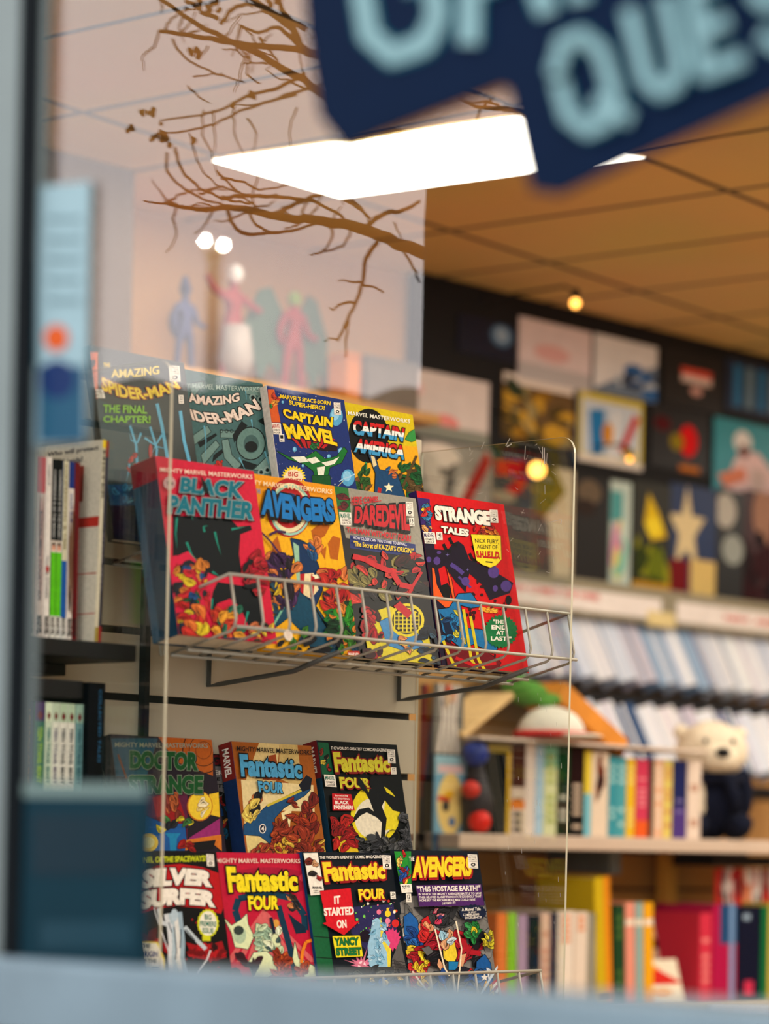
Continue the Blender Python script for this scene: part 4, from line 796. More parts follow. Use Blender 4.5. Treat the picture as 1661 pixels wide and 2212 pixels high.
for i, t_ in enumerate(('IN WHICH THE MIGHTY AVENGERS BATTLE TO SAVE', 'THEIR BELOVED PLANET FROM A FATE SO DEADLY THAT', 'NONE BUT THE MACABRE MOLE MAN COULD HAVE', 'DEVISED IT!')): y = 316+i*19; h0 = (735, 738, 742, 880)[i]; h1 = (1122, 1122, 1085, 962)[i]; a.text(t_, ((h0, y+3), (h1, y-3), (h1, y+11), (h0, y+17)), W_, .02)
a.oval(1070, 440, 84, 50, (30, 40, 64), 40, .05, 3); a.text('A Marvel Tale', ((1000, 410), (1118, 406), (1118, 426), (1002, 430)), W_, .02); a.text('OF MOST', ((1040, 432), (1092, 431), (1092, 441), (1040, 442)), W_, .01); a.text('COMPELLING', ((1008, 446), (1108, 442), (1108, 456), (1010, 460)), W_, .02); a.text('EXCELLENCE!', ((1020, 464), (1124, 460), (1124, 474), (1022, 478)), W_, .02)
a.text('THE', ((674, 94), (708, 93), (708, 120), (676, 122)), W_, .02); a.text('AVENGERS', ((700, 92), (1064, 92), (1062, 215), (696, 226)), (238, 206, 50), .06, (150, 30, 36), .05, shadow=(170, 34, 40), sh=(5, 9)); stamp(a, 1038, 78, 1096, 164); done()

# price dot hanging on the front basket
pt = loc(TA, 623, 1372, -0.089); PT = TA @ Matrix.Translation(pt); pd = MB(); rr = 0.0068
pd.prism([(rr*math.cos(2*math.pi*i/24), 0, rr*math.sin(2*math.pi*i/24)) for i in range(24)], (0, 0.001, 0), mat('sticker_paper', (236, 220, 200), 0.7))
for i in range(5): pd.box((-0.004, -0.0004, -0.004+i*0.002), (0.004, -0.0001, -0.0035+i*0.002), mat('sticker_print', (180, 150, 140), 0.7))
o = pd.build('price_sticker'); o.matrix_world = PT; tag(o, 'small round pale sticker on the wire fence of the upper rack', 'sticker')
# ------------------------------------------------------------------ window sign and notices (behind the glass)
YS = Y_GLASS - 0.0065
def front_frame(y):   # x right (world +X), y away from the street (+Y), z up
    return Matrix.Translation((0, y, 0))
def flat_board(name, label, cat, outline_px, y, thick, rgb, zoom=(0, 0, 1), rough=0.5):
    pts = [hit(zoom[0]+x/zoom[2], zoom[1]+yy/zoom[2], Vector((0, y, 0)), Vector((0, 1, 0))) for x, yy in outline_px]
    x0 = min(p.x for p in pts); z0 = min(p.z for p in pts); x1 = max(p.x for p in pts); z1 = max(p.z for p in pts)
    B = Matrix.Translation((x0, y, z0)); t = thing(name, label, cat, B)
    m = MB(); q = [B.inverted() @ p for p in pts]; n = len(q); mm = mat('board_'+name, rgb, 0.8, vary=0.05, spec=0.04)
    tri = tessellate_polygon([q]); e = Vector((0, thick, 0))
    m.add(q, [tuple(f) for f in tri], mm); m.add([p+e for p in q], [tuple(f) for f in tri], mm)
    m.add(q + [p+e for p in q], [(i, (i+1) % n, n+(i+1) % n, n+i) for i in range(n)], mm)
    return t, m, B, x1-x0, z1-z0
navy = (7, 29, 48); pale = (96, 122, 126)
t, m, B, w, h = flat_board('window_sign', 'navy window sign with pale slanted letters hanging at the top of the glass', 'sign',
    [(640, -260), (662, 70), (690, 250), (742, 318), (1080, 186), (1098, 194), (1146, 412), (1206, 420), (1661, 212), (1960, 80), (2000, -700)], YS, 0.003, navy)
m.build('board', t)
lm = MB(); a = Art(lm, B, w, h, -0.0006, step=0.0001)
vin = mat('sign_letter_vinyl', pale, 0.7, spec=0.05); rim_ = mat('sign_letter_rim', (20, 74, 84), 0.7, spec=0.05)
GLYPH = {'Q': [[(.16, .3), (.16, .72), (.36, .9), (.64, .9), (.84, .72), (.84, .3), (.64, .1), (.36, .1), (.16, .3), (.16, .4)], [(.55, .7), (.98, .98)]], 'U': [[(.16, .0), (.16, .74), (.36, .9), (.64, .9), (.84, .74), (.84, 0)]],
         'E': [[(1, .1), (.16, .1), (.16, .9), (1, .9)], [(.16, .5), (.8, .5)]], 'S': [[(.9, .25), (.68, .1), (.32, .1), (.14, .25), (.14, .38), (.3, .5), (.7, .5), (.86, .62), (.86, .75), (.68, .9), (.32, .9), (.1, .75)]], 'T': [[(0, .1), (1, .1)], [(.5, .1), (.5, 1)]],
         'G': [[(.9, .28), (.66, .1), (.34, .1), (.14, .28), (.14, .74), (.34, .92), (.68, .92), (.86, .78), (.86, .5), (.55, .5)]], 'A': [[(.04, 1), (.36, .05), (.64, .05), (.96, 1)], [(.2, .66), (.8, .66)]], 'M': [[(.1, 1), (.1, .05), (.5, .6), (.9, .05), (.9, 1)]]}
def block(ch, q, wd):
    for col, k in ((rim_, 1.3), (vin, 1.0)):
        for ln in GLYPH[ch]:
            pts = [bil(q, u, v) for u, v in ln]
            a.stroke(pts, wd*k, col)
            for p_ in pts[1:-1]: a.oval(p_[0], p_[1], wd*k*.5, wd*k*.5, col, 12)
block('G', ((729, -158), (932, -232), (988, 98), (785, 172)), 44); block('A', ((954, -230), (1139, -302), (1195, 28), (1010, 100)), 44); block('M', ((1180, -310), (1420, -400), (1475, -75), (1235, 15)), 44)
for ch, q in (('Q', ((1168, 92), (1310, 38), (1378, 262), (1232, 330))), ('U', ((1352, 30), (1465, -15), (1510, 190), (1405, 238))), ('E', ((1490, -30), (1590, -70), (1625, 150), (1520, 190))), ('S', ((1620, -80), (1730, -125), (1790, 90), (1660, 140))), ('T', ((1745, -130), (1860, -175), (1915, 40), (1800, 85)))): block(ch, q, 33)
lm.build('lettering', t, fix=False)
t, m, B, w, h = flat_board('notice_sheet', 'pale blue notice sheet with an orange dot taped to the window', 'notice', [(78, 402), (196, 392), (186, 955), (64, 962)], Y_GLASS-0.0045, 0.0008, (112, 134, 140), rough=0.8)
a = Art(m, B, w, h, -0.0004, step=0.0001)
a.oval(122, 730, 26, 28, (150, 70, 30)); a.box(84, 790, 182, 955, (30, 66, 84)); a.oval(124, 820, 40, 42, (8, 40, 74))
for i in range(5): a.box(104, 470+i*44, 176, 476+i*44, (76, 96, 102))
a.box(76, 560, 82, 790, (30, 66, 76)); m.build('printed_sheet', t, fix=False)
t, m, B, w, h = flat_board('poster_board', 'dark teal board with a pale top edge standing low against the window', 'board', [(54, 1700), (318, 1692), (306, 2120), (40, 2120)], Y_GLASS-0.0095, 0.006, (22, 46, 54), rough=0.6)
a = Art(m, B, w, h, -0.0004, step=0.0001); a.box(50, 1690, 320, 1722, (84, 100, 98)); a.box(70, 1760, 290, 1890, (18, 40, 48)); a.box(90, 1990, 290, 2050, (25, 52, 61))
m.build('printed_face', t, fix=False)

# ------------------------------------------------------------------ spine-out books on the slatted wall, left
XSP = -2.452
def spine_frame(y0, z0, lean=0.0):   # x along +Y, y away from the shop (-X), z up
    return Matrix(((0, -1, 0, XSP), (1, 0, 0, y0), (0, 0, 1, z0), (0, 0, 0, 1))) @ Matrix.Rotation(lean, 4, 'Y')
zs = on_x(160, 1383, XSP).z
shelf_blk = mat('black_shelf', (22, 22, 24), 0.5)
ye = on_x(292, 1400, XSP+0.01).y; ys_ = on_x(-60, 1400, XSP).y
sh = MB(); sh.box((X_SLAT+0.001, ys_, zs-0.020), (XSP+0.012, ye, zs-0.0005), shelf_blk); sh.box((X_SLAT+0.001, ys_, zs-0.034), (X_SLAT+0.05, ye-0.01, zs-0.020), shelf_blk)
o = sh.build('display_shelf', bevel=0.001); tag(o, 'narrow black shelf holding spine-out books on the slatted wall', 'shelf')
def spine_book(y0, y1, z0, h, base, label, group, depth=0.14, lean=0.0, art=None, cover=None, xoff=0.0, cat='book'):
    F = spine_frame(y0, z0, lean) @ Matrix.Translation((0, xoff, 0))
    t = thing('book', label, cat, F, group); wd = y1-y0; g = 0.0007
    m = MB(); bm_ = ink(base); cv = ink(cover or base)
    m.box((0, 0, 0), (wd, g, h), bm_); m.box((0, g, 0), (g, depth, h), cv); m.box((wd-g, g, 0), (wd, depth, h), cv)
    a = Art(m, F, wd, h, 0, step=0.0001); a.local = True
    if art: art(a)
    m.build('cover', t, fix=False)
    if wd > 0.004:
        p = MB(); p.box((g, g, 0.002), (wd-g, depth-0.002, h-0.002), paper); p.build('page_block', t)
    return t, F
def vtext(a, s, u0, u1, v0, v1, col, bold=.02):   # reading downwards
    a.text(s, ((u1, v0), (u1, v1), (u0, v1), (u0, v0)), col, bold)
def yx(px, py=1370): return on_x(px, py, XSP).y
gb = 'books standing spine-out on the black shelf'
def logo(a): vtext(a, 'MARVEL', .2, .85, .88, .985, (40, 36, 36), .05)
rows = [(60, 75.5, (196, 188, 166), 'cream book farthest from the tall books on the black shelf', lambda a: (a.box(.1, .35, .8, .5, (120, 90, 60)), logo(a))),
        (76, 92.5, (206, 190, 178), 'whitish book with a red top on the black shelf', lambda a: (a.box(0, 0, 1, .2, (190, 50, 60)), a.mess(.2, .3, .8, .6, [(150, 110, 100), (190, 150, 140)], 6, 2, .2, None), vtext(a, 'ROYAL MEN TOGETHER', .3, .7, .3, .8, (90, 70, 66)), logo(a))),
        (93, 105.5, (226, 218, 208), 'white book between the red-topped and the black and green books', lambda a: (vtext(a, 'Copybook', .25, .75, .04, .16, (60, 60, 60)), vtext(a, 'Notes & STORIES', .3, .7, .55, .78, (60, 60, 60)), a.oval(.5, .62, .3, .02, (170, 40, 40)), logo(a))),
        (106, 117.5, (24, 26, 28), 'black and green book, first of two alike', None), (118, 129.5, (24, 26, 28), 'black and green book, second of two alike', None),
        (130, 141.5, (40, 90, 160), 'book with a cream upper half and blue lower half', lambda a: (a.box(0, 0, 1, .56, (206, 200, 170)), vtext(a, 'CONFESSIONAL & TIME', .25, .75, .02, .5, (110, 96, 60)), a.box(0, .88, 1, 1, (226, 222, 210)), logo(a))),
        (142, 154.5, (222, 212, 200), 'white book with a navy top on the black shelf', lambda a: (a.box(0, 0, 1, .15, (44, 60, 120)), vtext(a, 'SAGA ELM', .25, .75, .18, .34, (70, 90, 140)), a.mess(.2, .38, .8, .6, [(110, 80, 60), (150, 120, 100)], 7, 5, .3, None), vtext(a, 'CAMPBELL', .25, .75, .7, .84, (60, 50, 50)), logo(a))),
        (155, 166, (110, 34, 36), 'maroon book beside the tall books', lambda a: (a.box(.0, .3, .5, .9, (90, 26, 30)), logo(a)))]
def greenart(a):
    vtext(a, 'CONFERENCE & AS THE MAGIC', .3, .7, .06, .44, (200, 200, 196)); a.box(0, .455, 1, .52, (220, 206, 190)); a.oval(.5, .48, .34, .018, (40, 34, 34)); a.oval(.5, .495, .3, .016, (206, 140, 110))
    a.box(0, .52, 1, .875, (96, 190, 40)); a.box(0, .875, 1, 1, (226, 222, 210)); logo(a)
tops = (982, 987, 988, 992, 993, 996, 998, 1000)
for (p0, p1, c, lb, fn), tp in zip(rows, tops):
    h_ = on_x((p0+p1)/2+10, tp, XSP).z - zs
    spine_book(yx(p0), yx(p1)-0.0004, zs, h_, c, lb, gb, art=fn or greenart)
# tall ones: the first shows its pale front cover above the short row
for p0, p1, top, c, cv, lb, fn, dp in ((188, 196, 953, (206, 196, 170), (206, 198, 176), 'tall pale book whose front cover shows above the short row', lambda a: (a.box(0, 0, 1, .04, (230, 200, 40)), vtext(a, 'MISTER', .2, .8, .05, .3, (30, 30, 30)), a.box(0, .93, 1, 1, (150, 130, 60))), .15),
                                    (197, 206.5, 953, (222, 214, 200), None, 'tall white spine with red top and yellow lettering', lambda a: (a.box(0, 0, 1, .1, (180, 36, 46)), vtext(a, 'MARVEL', .25, .75, .01, .09, W_), vtext(a, 'NICE TO STRANGE', .25, .75, .22, .46, (230, 180, 40), .04), vtext(a, 'MOON GIRL', .2, .8, .48, .64, (30, 30, 34), .04), a.box(0, .93, 1, 1, (200, 180, 60))), .145),
                                    (207, 217, 953, (44, 44, 74), None, 'tall navy spine with red ends, last on the black shelf', lambda a: (a.box(0, 0, 1, .08, (150, 30, 40)), vtext(a, 'ALPHA STAR', .3, .7, .45, .75, (150, 140, 150)), a.box(0, .92, 1, 1, (180, 40, 60))), .145)):
    h_ = on_x(p1+22, top, XSP).z - zs
    t, F = spine_book(yx(p0)+0.001, yx(p1)+0.0005, zs, h_, c, lb, gb, depth=dp, lean=math.radians(1.6), art=fn, cover=cv, xoff=-0.012 if p0 == 188 else 0)
    if p0 == 188:
        # printing on the street-side cover face
        fm = MB(); FC = F @ Matrix(((0, -1, 0, 0), (-1, 0, 0, dp), (0, 0, 1, 0), (0, 0, 0, 1)))
        FC = F @ Matrix(((0, 1, 0, -0.0002), (-1, 0, 0, dp), (0, 0, 1, 0), (0, 0, 0, 1)))
        ca = Art(fm, FC, dp, h_, 0, (0, 750, 3.16), step=0.0001)
        ca.local = True; fm.box((0, 0, 0), (dp, 0.0002, h_), ink((206, 198, 176)))
        ca.text('Who will protect', ((.35, .03), (.96, .025), (.96, .055), (.35, .06)), (60, 60, 70), .03); ca.text('our friends?', ((.4, .075), (.78, .072), (.78, .1), (.4, .105)), (60, 60, 70), .03)
        ca.box(.6, .38, 1, .43, (180, 60, 50)); ca.box(.55, .66, 1, .665, (180, 60, 50)); ca.box(.55, .86, 1, .865, (180, 60, 50)); ca.box(.58, .12, .8, .3, (150, 70, 60))
        fo = fm.build('front_cover', t, fix=False); fo.matrix_basis = Matrix(((0, 1, 0, -0.0004), (-1, 0, 0, dp), (0, 0, 1, 0), (0, 0, 0, 1)))
# lower black bin with a run of volumes
zb = on_x(140, 1760, XSP).z; zt_ = on_x(140, 1519, XSP).z
bn = MB(); by0, by1 = on_x(40, 1600, XSP).y, on_x(224, 1500, XSP).y; ztop = on_x(150, 1469, XSP).z
bn.box((X_SLAT+0.001, by0, zb-0.012), (XSP+0.006, by1, zb-0.0005), shelf_blk); bn.box((X_SLAT+0.001, by0, zb), (X_SLAT+0.008, by1, ztop), shelf_blk); bn.box((X_SLAT+0.008, by0, zt_+0.006), (XSP-0.002, on_x(182.5, 1500, XSP).y, ztop), shelf_blk)
o = bn.build('display_bin', bevel=0.001); tag(o, 'black open bin on the slatted wall behind the dark teal board', 'bin')
gv = 'volumes standing in the black bin'
low = [(57, 77, (50, 70, 100), 'blue volume with yellow letters in the black bin', (206, 150, 60), 'A SHADOW OF THE', None), (80, 100, (60, 110, 96), 'teal and green volume in the black bin', (150, 190, 60), 'TEEN TITANS: BEAST', (80, 60, 100)),
       (101, 115.5, (190, 206, 180), 'pale green volume with teal letters in the black bin', (40, 110, 110), 'TEEN TITANS: BEAST', (206, 220, 190)), (116.5, 131, (214, 216, 200), 'white volume with purple letters in the black bin', (90, 80, 110), 'TEEN TITANS: BEAST', (180, 196, 170)),
       (132, 148.5, (216, 214, 200), 'white volume with dark letters, first of two', (50, 60, 66), 'TEEN TITANS: BEAST', (170, 190, 160)), (149.5, 165.5, (216, 214, 200), 'white volume with dark letters, second of two', (50, 60, 66), 'TEEN TITANS: BEAST', (170, 190, 160)), (167, 183, (110, 150, 150), 'grey teal volume next to the thick black one', (60, 100, 110), 'TEEN TITANS: BEAST', (150, 180, 160)),
       (184, 221, (18, 22, 28), 'thick black volume at the end of the black bin', (60, 110, 150), 'COLLECTED TALES', None)]
for p0, p1, c, lb, tc_, tx, top in low:
    def fn(a, tc_=tc_, tx=tx, top=top, wide=(p1-p0 > 30)):
        if top: a.box(0, 0, 1, .17, top); a.oval(.5, .12, .3, .045, (110, 50, 50), 4)
        if wide: vtext(a, tx, .62, .78, .05, .6, tc_)
        else: vtext(a, tx, .25, .75, .22 if top else .05, .72, tc_, .03)
    hh = (zt_ if p0 != 184 else ztop-0.001) - zb
    spine_book(on_x(p0, 1600, XSP).y, on_x(p1, 1600, XSP).y-0.0004, zb, hh, c, lb, gv, art=fn, xoff=(0.003 if p0 != 184 else -0.004), depth=0.13)

# ------------------------------------------------------------------ side wall: posters and covers on black panelling
XP = X_WALL + 0.04
pn = MB(); y0 = on_x(908, 700, XP).y; y1 = on_x(1800, 900, XP).y; zr = on_x(1400, 1262, XP).z
blk = mat('black_panel_paint', (26, 26, 28), 0.6)
for i in range(3):
    za, zb_ = zr + i*0.33, zr + i*0.33 + 0.325
    pn.box((X_WALL, y0, za), (XP-0.004, y1, min(zb_, CAM_Z+1.02)), blk)
pn.build('wall_panelling', kind='structure')
def wall_frame(x, y0, z0): return Matrix(((0, -1, 0, x), (1, 0, 0, y0), (0, 0, 1, z0), (0, 0, 0, 1)))
def poster(px, base, label, art, x=XP, cat='poster', name='poster', thick=0.006, group=None):
    x0p, y0p, x1p, y1p = px; xm = (x0p+x1p)/2
    a0 = on_x(x0p, (y0p+y1p)/2, x); a1 = on_x(x1p, (y0p+y1p)/2, x); zt = on_x(xm, y0p, x).z; zb_ = on_x(xm, y1p, x).z
    F = wall_frame(x, a0.y, zb_); w, h = a1.y-a0.y, zt-zb_
    m = MB(); m.box((0, 0, 0), (w, thick, h), mat('poster_board', base, 0.35, scale=20)); a = Art(m, F, w, h, 0, step=0.0001); a.local = True
    if art: art(a)
    o = m.build(name, fix=False); o.matrix_world = F; tag(o, label, cat, group); return o
gp = 'posters and covers on the black wall panelling'
T_ = lambda a, s, q, c, b=.03: a.text(s, q, c, b)
poster((990, 690, 1114, 772), (14, 26, 52), 'dark navy poster with a pale glow, first in the top row', lambda a: (a.oval(.75, .35, .2, .3, (90, 120, 150)), a.oval(.75, .33, .12, .2, (150, 170, 190))), group=gp)
poster((1121, 700, 1277, 832), (232, 214, 214), 'white poster with a faint pink motif in the top row', lambda a: (a.oval(.45, .5, .25, .14, (230, 180, 176)), a.box(0, .72, 1, 1, (196, 190, 190))), group=gp)
poster((1284, 735, 1419, 858), (234, 232, 232), 'white poster with a grey and blue lower corner in the top row', lambda a: (a.poly([(0, .95), (.5, .6), (1, .35), (1, 1), (0, 1)], (120, 136, 156)), a.mess(.4, .55, .95, .95, [(60, 110, 170), (190, 200, 210), (70, 80, 100)], 14, 3, .16, None)), group=gp)
poster((1432, 760, 1562, 884), (36, 36, 36), 'charcoal poster with a red and white caption in the top row', lambda a: (a.box(.3, .3, .8, .45, (226, 90, 70)), a.box(.3, .42, .8, .55, (232, 206, 196)), a.oval(.55, .68, .1, .08, (220, 170, 160))), group=gp)
poster((1570, 790, 1720, 900), (40, 60, 86), 'slate poster with rows of blue letters, last in the top row', lambda a: [a.box(.1+.17*j, .1, .2+.17*j, .9, (60, 130, 180) if j % 2 == 0 else (120, 150, 170)) for j in range(5)], group=gp)
poster((884, 810, 1056, 950), (226, 212, 206), 'large pale poster with a pink spot beside the acrylic corner', lambda a: (a.oval(.45, .75, .17, .13, (240, 150, 144)), a.box(0, .8, 1, 1, (150, 152, 140)), a.oval(.1, .3, .08, .1, (240, 200, 196))), group=gp)
poster((1086, 818, 1238, 955), (110, 84, 44), 'brown and yellow print with a white header', lambda a: (a.box(0, 0, 1, .16, (240, 226, 214)), a.mess(0, .2, 1, 1, [(150, 110, 40), (90, 76, 44), (206, 160, 60), (60, 70, 50), (170, 150, 100)], 34, 5, .16, None)), group=gp)
poster((1250, 856, 1388, 1006), (226, 228, 232), 'white print with blue, yellow and red strokes', lambda a: (a.box(0, 0, 1, 1, (220, 200, 80)), a.box(.05, .1, .95, .88, (206, 216, 226)), a.poly([(.15, .25), (.4, .2), (.38, .85), (.2, .9)], (50, 130, 190)), a.poly([(.7, .8), (.95, .25), (.85, .2), (.62, .75)], (206, 40, 46)), a.oval(.45, .55, .09, .16, (220, 150, 50)), a.poly([(.55, .2), (.62, .25), (.58, .9), (.5, .9)], (240, 240, 240)), a.oval(.8, .8, .1, .1, (230, 200, 60)), a.box(0, .9, 1, 1, (236, 226, 214))), group=gp)
poster((1405, 882, 1530, 1016), (22, 20, 22), 'black print with a bright red figure-like flash', lambda a: (a.oval(.65, .5, .16, .26, (226, 20, 26)), a.oval(.45, .55, .12, .14, (150, 130, 30)), a.oval(.2, .3, .15, .12, (90, 24, 30)), a.box(.5, .9, .85, 1, (200, 120, 50))), group=gp)
poster((1542, 915, 1700, 1090), (50, 150, 164), 'turquoise print with a white and pink shape', lambda a: (a.poly([(.25, .55), (.35, .35), (.6, .35), (.85, .6), (.95, 1), (.15, 1)], (236, 206, 206)), a.oval(.38, .25, .12, .14, (240, 236, 232)), a.oval(.4, .36, .07, .08, (120, 70, 60)), a.poly([(.05, .7), (.4, .55), (.45, .7), (.15, .85)], (226, 140, 110)), a.box(.5, .55, .7, .9, (206, 186, 180))), group=gp)
XQ = XP + 0.035
poster((905, 958, 1060, 1235), (150, 146, 138), 'grey print crossed by a red slash behind the acrylic panel', lambda a: (a.oval(.25, .12, .3, .1, (224, 210, 196)), a.oval(.25, .3, .22, .1, (70, 66, 62)), a.mess(0, .2, .6, .7, [(90, 86, 82), (200, 190, 176), (50, 46, 46)], 18, 5, .16, None), a.stroke([(.95, .05), (.7, .35), (.5, .6)], .12, (160, 44, 40)), a.box(.5, .5, 1, 1, (190, 180, 164))), x=XQ, group=gp, name='comic_cover', cat='comic book')
poster((1060, 985, 1150, 1240), (62, 64, 66), 'charcoal cover with a red hooked stroke', lambda a: (a.stroke([(.1, .12), (.85, .08), (.75, .2), (.1, .45)], .13, (176, 28, 34)), a.box(0, .4, 1, .95, (84, 86, 86)), a.oval(.3, .35, .3, .05, (150, 140, 120))), x=XQ, group=gp, name='comic_cover', cat='comic book')
poster((1152, 1010, 1238, 1250), (206, 190, 160), 'beige cover with an olive corner behind the acrylic edge', lambda a: (a.poly([(0, 0), (.5, 0), (.8, .2), (.2, .5), (0, .5)], (120, 110, 40)), a.poly([(0, .4), (.4, .5), (.5, 1), (0, 1)], (90, 84, 80))), x=XQ, group=gp, name='comic_cover', cat='comic book')
poster((1242, 1030, 1316, 1256), (26, 24, 24), 'black cover with a grey brown blot at its top', lambda a: (a.oval(.4, .15, .35, .12, (110, 96, 80)), a.oval(.3, .3, .3, .08, (60, 50, 46))), x=XQ, group=gp, name='comic_cover', cat='comic book')
poster((1318, 1040, 1362, 1262), (190, 206, 196), 'narrow pastel cover in green, pink and white', lambda a: (a.box(0, .1, .6, .4, (90, 160, 160)), a.mess(.2, .4, .8, .95, [(206, 130, 170), (230, 210, 110), (120, 190, 170)], 10, 6, .22, None)), x=XQ, group=gp, name='comic_cover', cat='comic book')
poster((1366, 1042, 1448, 1270), (40, 40, 26), 'dark cover with a yellow burst', lambda a: (a.poly([(.4, .1), (.7, .3), (.9, .5), (.5, .55), (.3, .4)], (226, 190, 40)), a.oval(.55, .42, .2, .09, (250, 220, 60)), a.mess(.1, .6, .9, .9, [(150, 150, 40), (60, 70, 30), (110, 120, 30)], 16, 7, .16, None), a.box(0, .95, 1, 1, (200, 150, 40))), x=XQ, group=gp, name='comic_cover', cat='comic book')
poster((1448, 1050, 1546, 1282), (30, 56, 96), 'navy cover with a big cream star above red and cream blocks', lambda a: (a.star(.35, .42, .42, (226, 206, 160)), a.box(0, .7, .4, 1, (120, 26, 34)), a.box(.45, .68, 1, 1, (220, 190, 120))), x=XQ, group=gp, name='comic_cover', cat='comic book')
poster((1548, 1058, 1606, 1292), (40, 44, 46), 'black and grey cover beside the star cover', lambda a: (a.oval(.3, .2, .4, .16, (190, 186, 176)), a.oval(.6, .55, .4, .14, (160, 166, 160))), x=XQ, group=gp, name='comic_cover', cat='comic book')
poster((1608, 1066, 1720, 1300), (70, 34, 40), 'maroon cover, last in the row above the label rail', lambda a: (a.mess(0, .1, 1, .9, [(60, 24, 32), (110, 60, 60), (170, 130, 110), (40, 24, 30)], 16, 8, .2, None)), x=XQ, group=gp, name='comic_cover', cat='comic book')

# label rail under the covers and stepped racks of bagged comics
XR = XQ + 0.05
def wallbox(name, px0, px1, py_top, py_bot, x_face, depth, m, kind=None, xm=None):
    xm = xm or (px0+px1)/2
    ya, yb = on_x(px0, py_top, x_face).y, on_x(px1, py_top, x_face).y; zt, zb_ = on_x(xm, py_top, x_face).z, on_x(xm, py_bot, x_face).z
    b = MB(); b.box((x_face-depth, ya, zb_), (x_face, yb, zt), m); return b.build(name, kind=kind, bevel=0.002), (ya, yb, zb_, zt)
rail_m = mat('olive_grey_rail', (150, 142, 120), 0.55)
yr0, yr1 = on_x(1060, 1300, XR).y, on_x(1800, 1300, XR).y; zr1, zr0 = on_x(1390, 1268, XR).z, on_x(1390, 1345, XR).z
t = thing('label_rail', 'olive grey shelf rail with white label strips under the covers', 'shelf rail', Matrix.Translation((XR, yr0, zr0)))
b = MB(); b.box((-(XR-X_WALL), 0, zr1-zr0-0.012), (0, yr1-yr0, zr1-zr0), rail_m); b.box((-0.012, 0, 0), (0, yr1-yr0, zr1-zr0-0.012), rail_m); b.build('rail', t)
strip = mat('white_label_strip', (238, 228, 222), 0.5)
for (p0, p1) in ((1064, 1428), (1462, 1790)):
    ya, yb = on_x(p0, 1300, XR).y-yr0, on_x(p1, 1300, XR).y-yr0; F = wall_frame(XR+0.0015, ya+yr0, zr0)
    m = MB(); wd = yb-ya; hh = (zr1-zr0)
    q = Matrix.Translation((-XR, -yr0, -zr0)) @ F
    m.box((0, 0, hh*.14), (wd, 0.001, hh*.72), strip, q)
    lm = MB(); a = Art(lm, F, wd, hh*.72, 0, step=0.0001); a.local = True
    o = None
    if p0 == 1064: a.text('NEW COMICS THIS WEEK', ((.08, .12), (.62, .12), (.62, .36), (.08, .36)), (206, 70, 60), .04)
    else: a.text('NEW  ARRIVALS', ((.3, .3), (.8, .3), (.8, .52), (.3, .52)), (206, 60, 50), .04)
    k = m.build('label_strip', t)
    lt_ = lm; lt_.v = [tuple(q @ Vector(v)) for v in lt_.v]; lt_.build('lettering', k, fix=False)
m = MB(); ya, yb = on_x(1396, 1335, XR).y-yr0, on_x(1456, 1335, XR).y-yr0; zz = on_x(1425, 1354, XR).z-zr0; z2 = on_x(1425, 1322, XR).z-zr0
m.box((0.0025, ya, zz), (0.0035, yb, z2), mat('yellow_tag', (226, 206, 150), 0.6)); m.build('price_tag', t)

def comic_row(px0, px1, py_top, py_bot, xf, n, label, group, seed, slope=0.30):
    rd = random.Random(seed); F0 = on_x(px0, py_bot, xf); xm = (px0+px1)/2
    zb_, zt = on_x(xm, py_bot, xf).z, on_x(xm, py_top, xf).z; ya, yb = on_x(px0, py_bot, xf).y, on_x(px1, py_bot, xf).y
    cols = [(232, 234, 242), (226, 230, 240), (236, 234, 236), (214, 222, 238), (236, 240, 244), (150, 176, 206), (60, 90, 130), (226, 228, 236), (206, 200, 214)]
    step = (yb-ya)/n
    for i in range(n):
        c = cols[rd.randrange(len(cols))]; y0 = ya + step*i; h = (zt-zb_)*rd.uniform(.95, 1.04); w = step*0.86
        F = Matrix(((0, -1, 0, xf), (1, 0, 0, y0), (0, 0, 1, zb_+0.0225), (0, 0, 0, 1))) @ Matrix.Rotation(-math.radians(12), 4, 'Y') @ Matrix.Rotation(-math.radians(20), 4, 'X')
        m = MB(); m.box((0, 0, 0), (w, 0.05, h), mat('bagged_comic', c, 0.25, scale=8, vary=0.1)); a = Art(m, F, w, h, 0, step=0.0001); a.local = True
        for k in range(3):
            u = rd.uniform(0, .8); a.box(u, 0, u+rd.uniform(.04, .16), 1, rd.choice([(246, 246, 250), (190, 200, 220), (120, 150, 190), (206, 190, 210), (240, 236, 240), (40, 60, 100)]))
        o = m.build('bagged_comic', fix=False); o.matrix_world = F; tag(o, label, 'comic book', group)
XC1, XC2 = XR + 0.02, XR + 0.10
comic_row(1150, 1790, 1362, 1508, XC1, 15, 'white bagged comic leaning in the upper row under the label rail', 'bagged comics in the upper leaning row', 4)
comic_row(1290, 1790, 1545, 1690, XC2, 12, 'white bagged comic leaning in the row below the black ledge', 'bagged comics in the lower leaning row', 8)
lm_ = mat('black_ledge', (24, 26, 30), 0.5)
o, e = wallbox('black_ledge', 1130, 1800, 1506, 1536, XC1+0.03, 0.16, lm_, xm=1450); tag(o, 'black ledge under the upper row of bagged comics', 'ledge')
o, e = wallbox('black_ledge', 1270, 1800, 1690, 1716, XC2+0.03, 0.24, lm_, xm=1450); tag(o, 'black ledge under the lower row of bagged comics, behind the plush bear', 'ledge')

